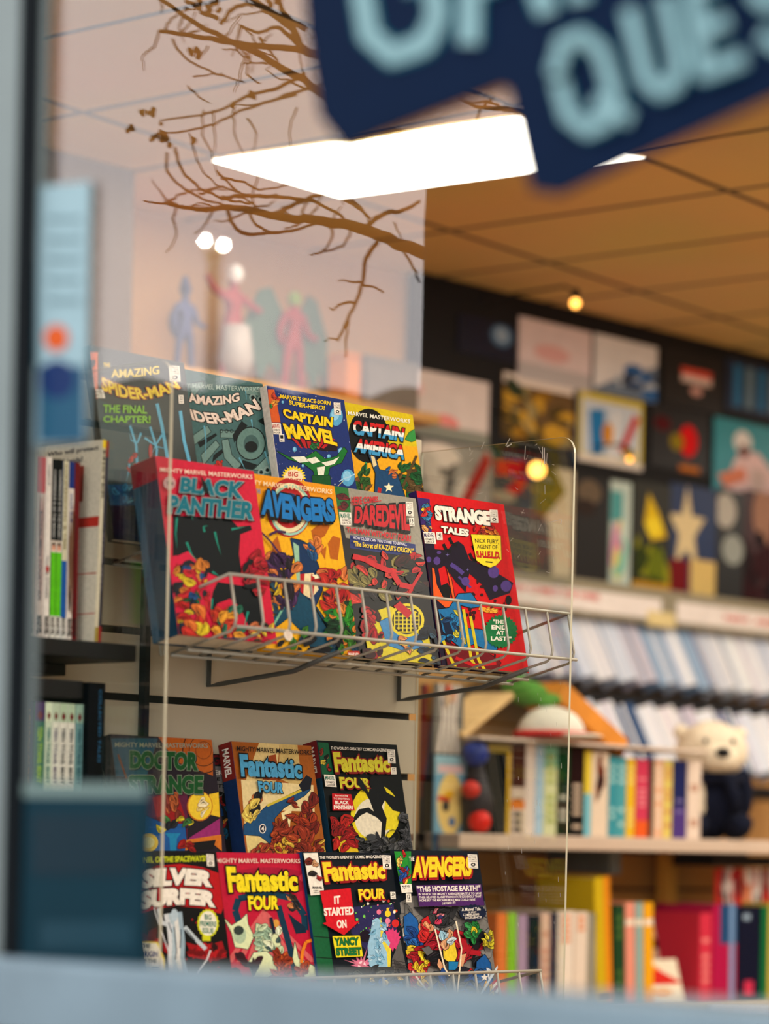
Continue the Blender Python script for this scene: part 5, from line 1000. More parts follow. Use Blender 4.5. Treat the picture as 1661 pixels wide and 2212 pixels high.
# ------------------------------------------------------------------ white bookcase in front of the side wall
XB1 = -3.22
shelf_w = mat('white_shelf_laminate', (206, 184, 166), 0.45, scale=6, vary=0.04); tanb = mat('tan_slat_back', (176, 128, 74), 0.7, scale=6)
ysA, ysB = on_x(992, 1812, XB1).y, on_x(1850, 1812, XB1).y
zS1 = on_x(1320, 1808, XB1).z; zS1b = on_x(1320, 1838, XB1).z; zS2 = on_x(1330, 2182, XB1).z; D = 0.26
t = thing('bookcase', 'white shelf unit with rows of books in front of the poster wall', 'bookcase', Matrix.Translation((XB1, ysA, 0)))
def sb_(name, x0, y0, z0, x1, y1, z1, m): b = MB(); b.box((x0-XB1, y0-ysA, z0), (x1-XB1, y1-ysA, z1), m); return b.build(name, t, bevel=0.002)
sb_('shelf_board', XB1-D, ysA, zS1b, XB1, ysB, zS1, shelf_w); yS2 = on_x(1050, 2185, XB1).y
sb_('shelf_board', XB1-D, yS2-0.1, zS2-0.02, XB1, ysB, zS2, mat('cream_shelf_laminate', (206, 190, 160), 0.5))
for i in range(4):
    z0 = zS2 + 0.001 + i*(zS1b-zS2-0.002)/4; z1 = z0 + (zS1b-zS2-0.002)/4 - 0.006
    sb_('back_slat', XB1-D-0.012, yS2-0.1, z0, XB1-D, ysB, z1, tanb)
sb_('back_panel', XB1-D-0.018, yS2-0.1, 0.0, XB1-D-0.0125, ysB, zS1b, mat('slat_groove', (40, 38, 36), 0.6))
sb_('plinth', XB1-D, yS2-0.1, 0.0, XB1-0.02, ysB, zS2-0.0205, mat('cream_shelf_laminate', (206, 190, 160), 0.5))
yp = on_x(1522, 1900, XB1-0.12).y
sb_('post', XB1-0.23, yp-0.016, zS2+0.001, XB1-0.20, yp+0.016, zS1b-0.001, mat('yellow_tan_post', (206, 150, 70), 0.6))
sb_('bracket', XB1-D+0.001, on_x(1408, 1850, XB1).y, zS1b-0.045, XB1-0.1, on_x(1432, 1850, XB1).y, zS1b-0.0005, mat('grey_bracket', (110, 120, 124), 0.4, 0.5))
def face_book(p0, p1, py_top, z0, base, label, group, art=None, x=XB1-0.03, depth=0.14, pyb=1800, lean=0.0, h=None, cat='book'):
    y0, y1 = on_x(p0, pyb, x).y, on_x(p1, pyb, x).y; h = h or on_x((p0+p1)/2, py_top, x).z - z0
    F = Matrix(((0, -1, 0, x), (1, 0, 0, y0), (0, 0, 1, z0), (0, 0, 0, 1))) @ Matrix.Rotation(lean, 4, 'Y')
    wd = y1-y0-0.0006; g = 0.001; tt = thing('book', label, cat, F, group); m = MB(); bm_ = ink(base)
    m.box((0, 0, 0), (wd, g, h), bm_); m.box((0, g, 0), (g, depth, h), bm_); m.box((wd-g, g, 0), (wd, depth, h), bm_)
    a = Art(m, F, wd, h, 0, step=0.0001); a.local = True
    if art: art(a)
    m.build('cover', tt, fix=False); p = MB(); p.box((g, g, 0.003), (wd-g, depth-0.003, h-0.003), paper); p.build('page_block', tt); return tt
def bars(*c): return lambda a: [a.box(0, v0, 1, v1, col) for v0, v1, col in c]
def prn(col, sd=1, v0=.1, v1=.9, n=9):
    return lambda a: [a.box(.2, v0+(v1-v0)*i/n, .8, v0+(v1-v0)*(i+.6)/n, col) for i in range(n) if random.Random(sd*50+i).random() > .25]
def both(*fs): return lambda a: [f(a) for f in fs]
g1 = 'books on the white shelf'
for p0, p1, top, c, lb, fn in [
    (1050, 1100, 1606, (24, 30, 34), 'wide black book with a yellow border on the white shelf', lambda a: (a.box(.86, 0, 1, 1, (226, 184, 50)), a.box(0, 0, 1, .1, (150, 130, 60)))),
    (1102, 1132, 1606, (214, 196, 180), 'cream book with a dark brown top and black print', both(bars((0, .48, (80, 50, 40))), prn((50, 46, 46), 2, .52, 1, 6), bars((.62, .72, (220, 130, 60))))),
    (1133, 1154, 1606, (230, 214, 204), 'plain off-white book beside the pale blue one', None), (1155, 1172, 1610, (170, 200, 224), 'pale blue book on the white shelf', None),
    (1173, 1201, 1612, (214, 216, 170), 'pale green and cream book on the white shelf', both(bars((0, .25, (130, 190, 160))), prn((180, 190, 120), 3))),
    (1202, 1228, 1608, (26, 54, 40), 'black and dark green book left of the brown one', both(bars((0, .4, (24, 70, 40))), prn((200, 196, 180), 4, .4, .95, 7))), (1229, 1260, 1612, (46, 24, 24), 'dark brown book with pale print on the white shelf', both(bars((.45, 1, (30, 28, 28))), prn((190, 170, 150), 5, .42, .95, 7))),
    (1261, 1275, 1622, (226, 200, 70), 'narrow yellow and sky blue book on the white shelf', bars((.5, 1, (120, 190, 206)))), (1276, 1312, 1624, (226, 206, 184), 'cream book with brown pictures on its spine', lambda a: a.mess(.3, .2, .7, .8, [(120, 60, 40), (200, 120, 60), (60, 40, 40)], 8, 3, .18, None)),
    (1313, 1330, 1634, (70, 150, 164), 'teal volume, left one of a pair', prn((160, 206, 206), 6)), (1331, 1350, 1636, (84, 160, 170), 'teal volume, right one of a pair', prn((170, 210, 210), 7)),
    (1351, 1370, 1638, (228, 184, 50), 'yellow book right of the teal pair', prn((236, 210, 120), 8)), (1371, 1399, 1640, (206, 70, 96), 'raspberry book with an orange foot', both(prn((226, 130, 140), 9, .1, .7), bars((.78, 1, (226, 100, 50))))),
    (1400, 1409, 1642, (24, 56, 54), 'thin dark green book on the white shelf', None), (1410, 1431, 1640, (226, 180, 150), 'peach book with pale print on the white shelf', prn((236, 214, 190), 10)), (1432, 1450, 1642, (222, 200, 110), 'pale yellow book left of the navy one', prn((206, 140, 90), 11)),
    (1451, 1482, 1642, (44, 50, 96), 'navy book with a violet foot', both(bars((.6, 1, (86, 66, 130))), prn((120, 110, 160), 12, .5, .7, 3))), (1483, 1512, 1644, (226, 206, 190), 'off-white book behind the plush bear', prn((190, 150, 130), 13, .3, .9, 4))]:
    face_book(p0, p1, top, zS1+0.0005, c, lb, g1, fn)
g2 = 'books on the lower cream shelf'
for p0, p1, top, c, lb, fn, ln in [
    (1072, 1094, 1972, (232, 130, 70), 'orange book, first on the lower cream shelf', None, -.02), (1096, 1115, 1972, (140, 200, 60), 'lime green book on the lower cream shelf', None, -.02), (1117, 1138, 1976, (176, 150, 180), 'lilac book on the lower cream shelf', None, -.02),
    (1140, 1164, 1976, (34, 44, 48), 'black book right of the lilac one', None, -.01), (1166, 1186, 1972, (226, 190, 170), 'pale pink book between two dark ones', prn((206, 150, 130), 2), -.01), (1188, 1200, 1972, (40, 44, 70), 'thin dark navy book on the lower cream shelf', None, -.01),
    (1202, 1236, 1968, (234, 220, 206), 'white book with orange print, left of two', lambda a: (prn((226, 150, 110), 5, .04, .4, 6)(a)), 0), (1238, 1266, 1970, (230, 212, 196), 'white book with orange print, right of two', lambda a: (prn((226, 150, 110), 6, .04, .4, 6)(a)), 0),
    (1268, 1286, 1972, (150, 144, 128), 'grey book behind the tall yellow one', None, -.02), (1290, 1324, 1896, (206, 176, 40), 'tall yellow book leaning on the lower cream shelf', lambda a: (a.box(.6, 0, 1, 1, (226, 140, 40)), a.box(.1, .9, .9, .96, (120, 90, 40))), -.075),
    (1328, 1350, 1956, (46, 76, 50), 'dark green book on the lower cream shelf', prn((80, 110, 60), 8), -.04), (1352, 1372, 1950, (232, 150, 130), 'pink book with a cream band', bars((.16, .22, (236, 220, 200))), -.045), (1374, 1390, 1950, (150, 176, 170), 'grey green book with a cream band', bars((.16, .22, (236, 220, 200))), -.045), (1392, 1412, 1950, (238, 170, 40), 'amber book with a cream band', bars((.16, .22, (236, 220, 200))), -.045),
    (1510, 1536, 1972, (206, 60, 80), 'red spine beside the spotted book', prn((230, 130, 130), 9), -.02), (1538, 1590, 1955, (176, 36, 80), 'magenta and blue book on the lower cream shelf', lambda a: (a.box(.3, 0, 1, .4, (44, 80, 120)), a.box(.7, 0, .9, 1, (120, 150, 190))), -.02), (1592, 1640, 1958, (30, 34, 54), 'navy black book with a pink label', lambda a: (a.box(.3, .78, .7, .95, (206, 60, 90)), a.box(.2, .08, .5, .14, (150, 170, 190))), 0), (1642, 1656, 1958, (30, 110, 66), 'green book at the right of the lower cream shelf', None, 0), (1658, 1690, 1950, (206, 180, 80), 'mustard book last on the lower cream shelf', None, 0)]:
    face_book(p0, p1, top, zS2+0.0008, c, lb, g2, fn, pyb=2175, lean=ln)
# spotted book and slanted red-white book, faces to the front
def slab(p, base, label, art, x, lean_back=14, z0=None, roll=0.0, thick=0.012, cat='book', name='book'):
    x0p, yt, x1p, yb_ = p; y0, y1 = on_x(x0p, yb_, x).y, on_x(x1p, yb_, x).y; zz = z0 if z0 is not None else on_x((x0p+x1p)/2, yb_, x).z; h = on_x((x0p+x1p)/2, yt, x).z - zz
    F = Matrix(((0, -1, 0, x), (1, 0, 0, y0), (0, 0, 1, zz), (0, 0, 0, 1))) @ Matrix.Rotation(roll, 4, 'Y') @ Matrix.Rotation(-math.radians(lean_back), 4, 'X')
    m = MB(); w = y1-y0; m.box((0, 0, 0), (w, thick, h), mat('book_cover', base, 0.4, scale=20)); a = Art(m, F, w, h, 0, step=0.0001); a.local = True
    if art: art(a)
    o = m.build(name, fix=False); o.matrix_world = F; tag(o, label, cat); return o
slab((1414, 1980, 1508, 2176), (206, 190, 170), 'black and cream spotted book leaning back on the lower shelf', lambda a: ([a.oval(random.Random(i).uniform(.05, .95), random.Random(i+50).uniform(.1, .95), .12, .07, (34, 34, 36), 9, .2, i) for i in range(12)], a.oval(.7, .25, .12, .05, (180, 70, 50)), a.box(0, 0, 1, .07, (40, 60, 80))), XB1-0.11, 12, zS2+0.001)
slab((1404, 2070, 1480, 2178), (232, 220, 196), 'low red and white booklet leaning in front of the spotted book', lambda a: (a.poly([(0, 0), (1, .5), (.9, .55), (0, .55)], (206, 50, 40)), a.poly([(0, .0), (.5, .2), (0, .25)], (236, 150, 50)), a.oval(.4, .75, .3, .12, (230, 180, 130))), XB1-0.035, 16, zS2+0.001)

# plush bear
def plush(px, py_bot, x, z0):
    c = on_x(px, py_bot, x); S = 1.08; M0 = Matrix.Translation((x, c.y, z0)) @ Matrix.Rotation(math.radians(-38), 4, 'Z') @ Matrix.Scale(S, 4)
    white = mat('white_plush', (238, 222, 196), 0.95, scale=160, bump=0.6); nv = mat('navy_knit', (20, 28, 48), 0.95, scale=120, bump=0.5); bk = mat('black_nose', (14, 16, 20), 0.4)
    t = thing('plush_bear', 'white plush bear in navy clothes sitting at the end of the white shelf', 'plush toy', Matrix.Translation((x, c.y, z0)))
    L = Matrix.Translation((-x, -c.y, -z0)) @ M0
    def fur(sd):
        def f(v):
            n = noise.noise(v*38 + Vector((sd, 0, 0)))*0.0035 + noise.noise(v*90)*0.002; return v*(1 + n/max(v.length, .02))
        return f
    b = MB(); b.ball((0, 0, 0.062), (0.048, 0.056, 0.064), nv, 28, 16, L, fur(1))
    for s in (-1, 1): b.ball((0.035, s*0.042, 0.026), (0.046, 0.028, 0.026), nv, 20, 12, L, fur(s))
    b.ball((0.010, -0.034, 0.070), (0.042, 0.022, 0.055), white, 20, 12, L, fur(9)); b.build('body', t, True)
    for s in (-1, 1): k = MB(); k.ball((0.0, s*0.060, 0.085), (0.024, 0.022, 0.046), nv, 20, 12, L, fur(3+s)); k.build('arm', t, True)
    h = MB(); h.ball((0.004, 0, 0.164), (0.058, 0.068, 0.054), white, 32, 20, L, fur(5)); h.ball((0.05, 0, 0.150), (0.032, 0.036, 0.028), white, 24, 14, L, fur(6)); h.build('head', t, True)
    for s in (-1, 1): k = MB(); k.ball((-0.012, s*0.056, 0.198), (0.010, 0.015, 0.014), white, 16, 10, L, fur(7+s)); k.build('ear', t, True)
    k = MB(); k.ball((0.081, 0, 0.158), (0.008, 0.014, 0.010), bk, 16, 10, L); k.build('nose', t, True)
    for s in (-1, 1): k = MB(); k.ball((0.056, s*0.026, 0.180), (0.004, 0.0045, 0.005), bk, 12, 8, L); k.build('eye', t, True)
    k = MB(); k.tube([L @ Vector((0.046*math.cos(u)+0.004, 0.05*math.sin(u), 0.112)) for u in [2*math.pi*i/24 for i in range(25)]], 0.011, nv, 10); k.tube([L @ Vector(p) for p in ((0.046, 0.02, 0.112), (0.056, 0.03, 0.08), (0.05, 0.034, 0.05))], (.012, .013, .01), nv, 10); k.build('scarf', t, True)
plush(1532, 1806, XB1-0.085, zS1+0.0005)

# things at the left end of the shelf and on top of the book row
XS = XB1 - 0.05
o = slab((936, 1632, 1004, 1842), (120, 170, 196), 'light blue hanging card with a cream oval beside the comics', lambda a: (a.box(0, 0, 1, .2, (150, 190, 206)), a.box(.1, .1, .9, .18, (226, 190, 190)), a.oval(.5, .5, .42, .32, (236, 206, 130)), a.poly([(.25, .65), (.75, .65), (.6, .95), (.4, .95)], (236, 206, 130)), a.box(.1, .42, .5, .47, (206, 50, 40)), a.oval(.35, .52, .12, .06, (60, 60, 60)), a.oval(.45, .4, .16, .04, (230, 180, 40)), a.oval(.55, .68, .1, .05, (40, 110, 170)), a.box(0, .8, .2, 1, (60, 80, 110)), a.box(.8, .8, 1, 1, (60, 80, 110))), XS, 0, None, 0, .004, 'card', 'hanging_card')
o = slab((936, 1478, 1000, 1628), (120, 116, 110), 'grey and white bagged print above the light blue card', lambda a: ([a.stroke([(.2+.2*i, .0), (.3+.13*i, .5), (.15+.22*i, 1)], .1, (226, 214, 204)) for i in range(4)], a.mess(.3, .1, .7, .5, [(190, 90, 70), (70, 80, 110), (206, 180, 150)], 8, 3, .12, None)), XS, 0, None, 0, .004, 'print', 'bagged_print')
o = slab((904, 1478, 934, 1842), (34, 32, 34), 'narrow dark banner at the end of the slatted wall', lambda a: (a.mess(0, .05, 1, .4, [(190, 130, 60), (60, 70, 110), (150, 60, 50), (60, 60, 60)], 12, 4, .3, None), a.box(.5, .5, .6, .9, (110, 90, 40))), XS-0.03, 0, None, 0, .004, 'banner', 'banner')
# pegboard hook bar that carries the hanging pieces
hb = MB(); yy0, yy1 = on_x(900, 1470, XS).y, on_x(1004, 1470, XS).y
# small toy: blue ball head, red ball, dark body
c = on_x(1024, 1800, XS+0.02)
t = thing('toy_figure', 'small toy with a blue round top and red balls on the white shelf', 'toy', Matrix.Translation((c.x, c.y, zS1)))
def tball(nm, cz, r, rgb, dy=0, dx=0): b = MB(); b.ball((dx, dy, cz), r, mat('toy_'+nm, rgb, 0.35), 20, 12); b.build(nm, t, True)
tball('head', .142, (.022, .026, .024), (30, 60, 140)); tball('red_ball', .022, (.02, .022, .022), (226, 50, 40), .0, .012); tball('pompom', .078, (.016, .018, .016), (206, 60, 50), -.018, .006)
b = MB(); b.tube([(0, 0.006, .0), (-.004, .008, .06), (-.002, .004, .125)], (.024, .03, .012), mat('toy_body', (60, 56, 60), 0.5), 14); b.build('body', t, True)
# wooden A-frame, plank, cap, green plush on top of the row
ztopb = on_x(1230, 1606, XS).z + 0.002
wood = mat('orange_wood', (214, 140, 58), 0.55, scale=14, vary=0.18); woodp = mat('pale_wood', (226, 190, 136), 0.55, scale=14, vary=0.15)
def plank(name, a, b, wid, th, m, x, label, cat):
    A, B_ = on_x(a[0], a[1], x), on_x(b[0], b[1], x); d = B_-A; L = d.length; d.normalize(); n = Vector((1, 0, 0)); s = n.cross(d)
    M = Matrix(((d.x, n.x, s.x, A.x), (d.y, n.y, s.y, A.y), (d.z, n.z, s.z, A.z), (0, 0, 0, 1)))
    k = MB(); k.box((0, -wid, -th/2), (L, 0, th/2), m); o = k.build(name, bevel=0.002); o.matrix_world = M; tag(o, label, cat); return o
plank('wooden_board', (1000, 1590), (1110, 1500), 0.10, 0.012, woodp, XS+0.01, 'pale wooden board leaning up to the right on the book row', 'board')
plank('wooden_board', (1215, 1492), (1352, 1618), 0.10, 0.040, wood, XS-0.01, 'orange wooden board leaning down to the right behind the cap', 'board')
c = on_x(1190, 1598, XS+0.03); t = thing('cap', 'white cap with a red rim lying on top of the book row', 'cap', Matrix.Translation((c.x, c.y, ztopb)))
cm = mat('white_cap_cloth', (226, 220, 206), 0.85, scale=90, bump=0.2); rm = mat('red_cap_trim', (206, 44, 44), 0.8)
b = MB(); b.ball((0, 0, 0.012), (0.06, 0.066, 0.05), cm, 28, 14, None, lambda v: Vector((v.x, v.y, max(v.z, -0.006)))); b.build('crown', t, True)
b = MB(); b.tube([(0.062*math.cos(u), 0.068*math.sin(u), 0.010) for u in [2*math.pi*i/28 for i in range(29)]], 0.006, rm, 8); b.build('rim', t, True)
b = MB(); b.ball((0.05, 0.01, 0.008), (0.05, 0.05, 0.005), cm, 24, 8); b.build('visor', t, True)
c = on_x(1140, 1522, XS-0.02); t = thing('plush_toy', 'green plush toy lying above the wooden boards', 'plush toy', Matrix.Translation((c.x, c.y, c.z)))
gm = mat('green_plush', (96, 150, 70), 0.95, scale=120, bump=0.5)
for nm, cc, r in (('body', (0, 0, .02), (.03, .045, .024)), ('head', (.01, -.046, .03), (.026, .028, .024)), ('leg', (.01, .05, .012), (.014, .03, .012)), ('leg', (.022, .02, .006), (.014, .026, .011))):
    b = MB(); b.ball(cc, r, gm, 20, 12); b.build(nm, t, True)
for s in (-.01, .012): b = MB(); b.ball((.026, -.05+s, .04), (.005, .006, .006), mat('black_bead', (16, 16, 18), .3), 10, 8); b.build('eye', t, True)
st = MB(); pa, pb = on_x(995, 1600, XS), on_x(1490, 1628, XS)
st.box((XS-0.10, pa.y, ztopb-0.006), (XS+0.045, pb.y, ztopb-0.001), mat('clear_cover_shelf', (226, 206, 190), 0.4)); o = st.build('cover_shelf'); tag(o, 'thin pale board laid on top of the book row', 'board')
# black rack with red and white items, lower right
o, e = wallbox('magazine_rack', 1540, 1850, 1848, 1872, XB1-0.06, 0.1, lm_, xm=1600); tag(o, 'black magazine rack edge under the white shelf, lower right', 'rack')
for i in range(8):
    c_ = [(206, 60, 50), (226, 206, 200), (180, 40, 50), (230, 150, 110), (226, 220, 214), (150, 60, 60), (206, 190, 180), (190, 80, 50)][i]
    slab((1546+i*20, 1876, 1564+i*20, 1962), c_, ('red', 'white', 'dark red', 'peach', 'off-white', 'maroon', 'grey white', 'rust')[i] + ' magazine hanging upright under the black rack edge', lambda a, i=i: a.mess(.1, .1, .9, .9, [(236, 220, 210), (206, 60, 50), (80, 60, 60)], 5, i, .25, None), XB1-0.10, 0, None, -0.04, .004, 'magazine', 'magazine')
for i in range(5):
    slab((1535+i*30, 2176, 1562+i*30, 2200), (226, 226, 234), 'flat pale packet under the lower cream shelf edge', None, XB1+0.012, 0, None, 0, .006, 'packet', 'packet')['group'] = 'pale packets along the lower shelf edge'

# ------------------------------------------------------------------ high shelf with figurines, left of the posters
XF = X_WALL + 0.16
za = on_x(640, 852, XF).z
ya, yb = pv.y + 0.02, on_x(905, 870, XF).y
b = MB(); b.box((X_WALL+0.001, ya, za-0.02), (XF+0.06, yb, za-0.0005), plaster); o = b.build('wall_shelf', bevel=0.002); tag(o, 'tan wall shelf high up carrying small figurines', 'shelf')
def figurine(px, h, cols, label, joints, edges, rad, extra=None, rot=0):
    c = on_x(px, 850, XF); t = thing('figurine', label, 'figurine', Matrix.Translation((XF, c.y, za)) @ Matrix.Rotation(rot, 4, 'Z'))
    me = bpy.data.meshes.new('body'); me.from_pydata([(0, y*h, z*h) for y, z in joints], edges, []); o = bpy.data.objects.new('body', me); COL.objects.link(o); o.parent = t
    sk = o.modifiers.new('skin', 'SKIN'); 
    for v, r in zip(me.skin_vertices[0].data, rad): v.radius = (r*h*.8, r*h*.8)
    me.skin_vertices[0].data[0].use_root = True
    sd = o.modifiers.new('smooth', 'SUBSURF'); sd.levels = 1; sd.render_levels = 2
    me.materials.append(mat('figurine_paint', cols[0], 0.45)); 
    if extra: extra(t, h, cols)
    b = MB(); b.tube([(0, 0, 0.0005), (0, 0, 0.005)], .16*h, mat('figurine_base', (50, 48, 48), 0.5), 20); b.build('base', t)
    return t
J = [(0, .5), (0, .62), (0, .78), (0, .84), (0, .95), (.12, .76), (.2, .6), (.34, .58), (-.12, .76), (-.2, .6), (-.16, .46), (.07, .48), (.1, .26), (.12, .03), (-.07, .48), (-.1, .26), (-.12, .03)]
Ed = [(0, 1), (1, 2), (2, 3), (3, 4), (2, 5), (5, 6), (6, 7), (2, 8), (8, 9), (9, 10), (0, 11), (11, 12), (12, 13), (0, 14), (14, 15), (15, 16)]
Rr = [.09, .09, .11, .045, .075, .055, .045, .035, .055, .045, .035, .07, .05, .045, .07, .05, .045]
def cone_hat(t, h, cols): b = MB(); b.tube([(0, 0, h*.94), (0, -.01*h, h*1.12)], (.08*h, .005), mat('figurine_hat', cols[1], .5), 14); b.build('hat', t, True); b = MB(); b.ball((-.05*h, -.02*h, .58*h), (.05*h, .19*h, .2*h), mat('figurine_cape', cols[1], .6), 18, 12); b.build('cape', t, True)
figurine(396, .16, ((70, 76, 112), (56, 62, 100)), 'slate blue figurine with a pointed hat and outstretched arm', J, Ed, Rr, cone_hat)
def redtop(t, h, cols):
    b = MB(); b.ball((0.02*h, 0, .97*h), (.075*h, .075*h, .09*h), mat('figurine_white', (236, 226, 220), .5), 16, 10); b.build('hair', t, True)
    b = MB(); b.tube([(0.01, 0, h*.5), (0.01, 0, h*.2), (.01, .02*h, .06*h)], (.12*h, .16*h, .12*h), mat('figurine_skirt', (170, 158, 150), .5), 14); b.build('skirt', t, True)
J2 = list(J); J2[6] = (.22, .72); J2[7] = (.36, .68); J2[9] = (-.24, .8); J2[10] = (-.34, .92)
figurine(500, .21, ((150, 44, 38), (160, 150, 150)), 'red figurine with white hair and both arms raised', J2, Ed, Rr, redtop)
def wings(t, h, cols):
    wm = mat('figurine_wing', (70, 96, 78), .6)
    for s in (-1, 1):
        b = MB(); out = [(0, s*.06*h, .7*h), (0, s*.26*h, 1.02*h), (0, s*.4*h, .98*h), (0, s*.58*h, .62*h), (0, s*.56*h, .2*h), (0, s*.46*h, .3*h), (0, s*.38*h, .08*h), (0, s*.26*h, .28*h), (0, s*.12*h, .16*h)]
        b.prism([Vector(p) + Vector((-.05*h - .12*h*abs(p[1])/h, 0, 0)) for p in out], (.02*h, 0, 0), wm); b.build('wing', t)
    b = MB(); b.ball((0, 0, .93*h), (.075*h, .07*h, .08*h), mat('figurine_green', (130, 150, 60), .5), 16, 10); b.build('head', t, True)
figurine(632, .195, ((150, 40, 40), (90, 110, 80)), 'red figurine with wide grey green wings', J, Ed, Rr, wings)
def crate(px0, px1, py, x, rgb, label, name, cat, d=0.05):
    y0, y1 = on_x(px0, 850, x).y, on_x(px1, 850, x).y; zt = on_x((px0+px1)/2, py, x).z; b = MB(); b.box((x-d, y0, za), (x, y1, zt), mat('box_card', rgb, 0.7)); b.box((x-d-.001, y0-.001, zt-.012), (x+.001, y1+.001, zt-.008), mat('box_tape', tuple(int(v*.8) for v in rgb), 0.6)); o = b.build(name); tag(o, label, cat); return o
crate(748, 778, 762, XF+0.02, (214, 130, 60), 'small orange carton on the high wall shelf', 'carton', 'carton')
crate(792, 904, 776, XF-0.02, (130, 120, 110), 'large grey box at the end of the high wall shelf', 'storage_box', 'box', .12)

# small warm lamps on wall brackets
def spot(px, py, x, r, s, label):
    p = on_x(px, py, x); t = thing('spot_lamp', label, 'lamp', Matrix.Translation(p)); b = MB(); b.ball((0, 0, 0), r, emit('spot_glow', (1.0, 0.40, 0.07), s), 16, 10); b.build('bulb', t, True)
    hm_ = mat('spot_housing', (60, 54, 50), .5)
    k = MB(); k.tube([(0, 0, r*.9), (0, 0, r*.9+.02)], (r*1.1, r*.7), hm_, 16); k.build('housing', t, True)
    k = MB(); k.tube([(0, 0, r*.9+.015), (-.03, 0, r*.9+.03), (X_WALL - x + .0005, 0, r*.9+.03)], .003, hm_, 8); k.build('bracket', t, True); return t
spot(1243, 655, X_WALL+.30, .010, 6, 'small amber spot lamp just below the ceiling above the posters')
spot(1160, 1015, XQ+0.1, .017, 7, 'yellow spot lamp glowing in front of the charcoal cover')
spot(1360, 992, XP+0.1, .006, 5, 'tiny amber spot lamp in front of the black print')
# ------------------------------------------------------------------ outside the shop: what the window mirrors
def mir(px, py, d):
    p = at_d(px, py, d); return Vector((p.x, 2*Y_GLASS - p.y, p.z))
bark = mat('bare_bark', (96, 72, 44), 0.9, scale=60, bump=0.4)
DT = 3.85
rd = random.Random(12)
t = thing('street_tree', 'bare street tree whose branches mirror in the window glass', 'tree', Matrix.Translation(Vector((mir(1330, 1500, DT+0.6).x, mir(1330, 1500, DT+0.6).y, 0))))
T0 = t.matrix_world.translation.copy()
def br(mb, pts, w0, w1, d0=DT, d1=DT, wob=4):
    n = len(pts); out = []; rs = []
    # Catmull-like resampling with a little wobble
    dense = []
    for i in range(n-1):
        for k in range(5):
            f = k/5; p0 = pts[max(i-1, 0)]; p1 = pts[i]; p2 = pts[i+1]; p3 = pts[min(i+2, n-1)]
            dense.append(tuple(0.5*((2*p1[j]) + (-p0[j]+p2[j])*f + (2*p0[j]-5*p1[j]+4*p2[j]-p3[j])*f*f + (-p0[j]+3*p1[j]-3*p2[j]+p3[j])*f**3) for j in (0, 1)))
    dense.append(pts[-1])
    for i, (x, y) in enumerate(dense):
        f = i/(len(dense)-1); d = d0+(d1-d0)*f
        q = mir(x + rd.uniform(-wob, wob)*.5, y + rd.uniform(-wob, wob)*.5, d) - T0; out.append(q); rs.append((w0+(w1-w0)*f)*.6*d/F_PX)
    mb.tube(out, rs, bark, 6); return dense
tk = MB(); trunk_top = mir(1300, 560, DT+0.55) - T0
tk.tube([(0, 0, 0), (0.01, 0.02, 0.7), trunk_top*0.6 + Vector((0, 0, trunk_top.z*.12)), trunk_top, mir(1240, 200, DT+.5)-T0, mir(1100, -100, DT+.4)-T0], (.08, .07, .062, .05, .035, .02), bark, 12)
tk.build('trunk', t, True)
mains = [([(1300, 640), (1100, 590), (910, 545), (800, 500), (700, 478), (600, 468), (510, 448), (430, 452), (360, 440)], 30, 5),
         ([(1240, 300), (900, 300), (720, 215), (655, 172), (540, 108), (420, 48), (310, -30)], 22, 6), ([(900, 150), (640, 108), (520, 95), (420, 78), (345, 68)], 14, 7),
         ([(1100, 120), (700, 120), (630, 60), (560, 10), (500, -40)], 20, 8), ([(1200, 250), (1090, 236), (1040, 232), (980, 205)], 12, 4)]
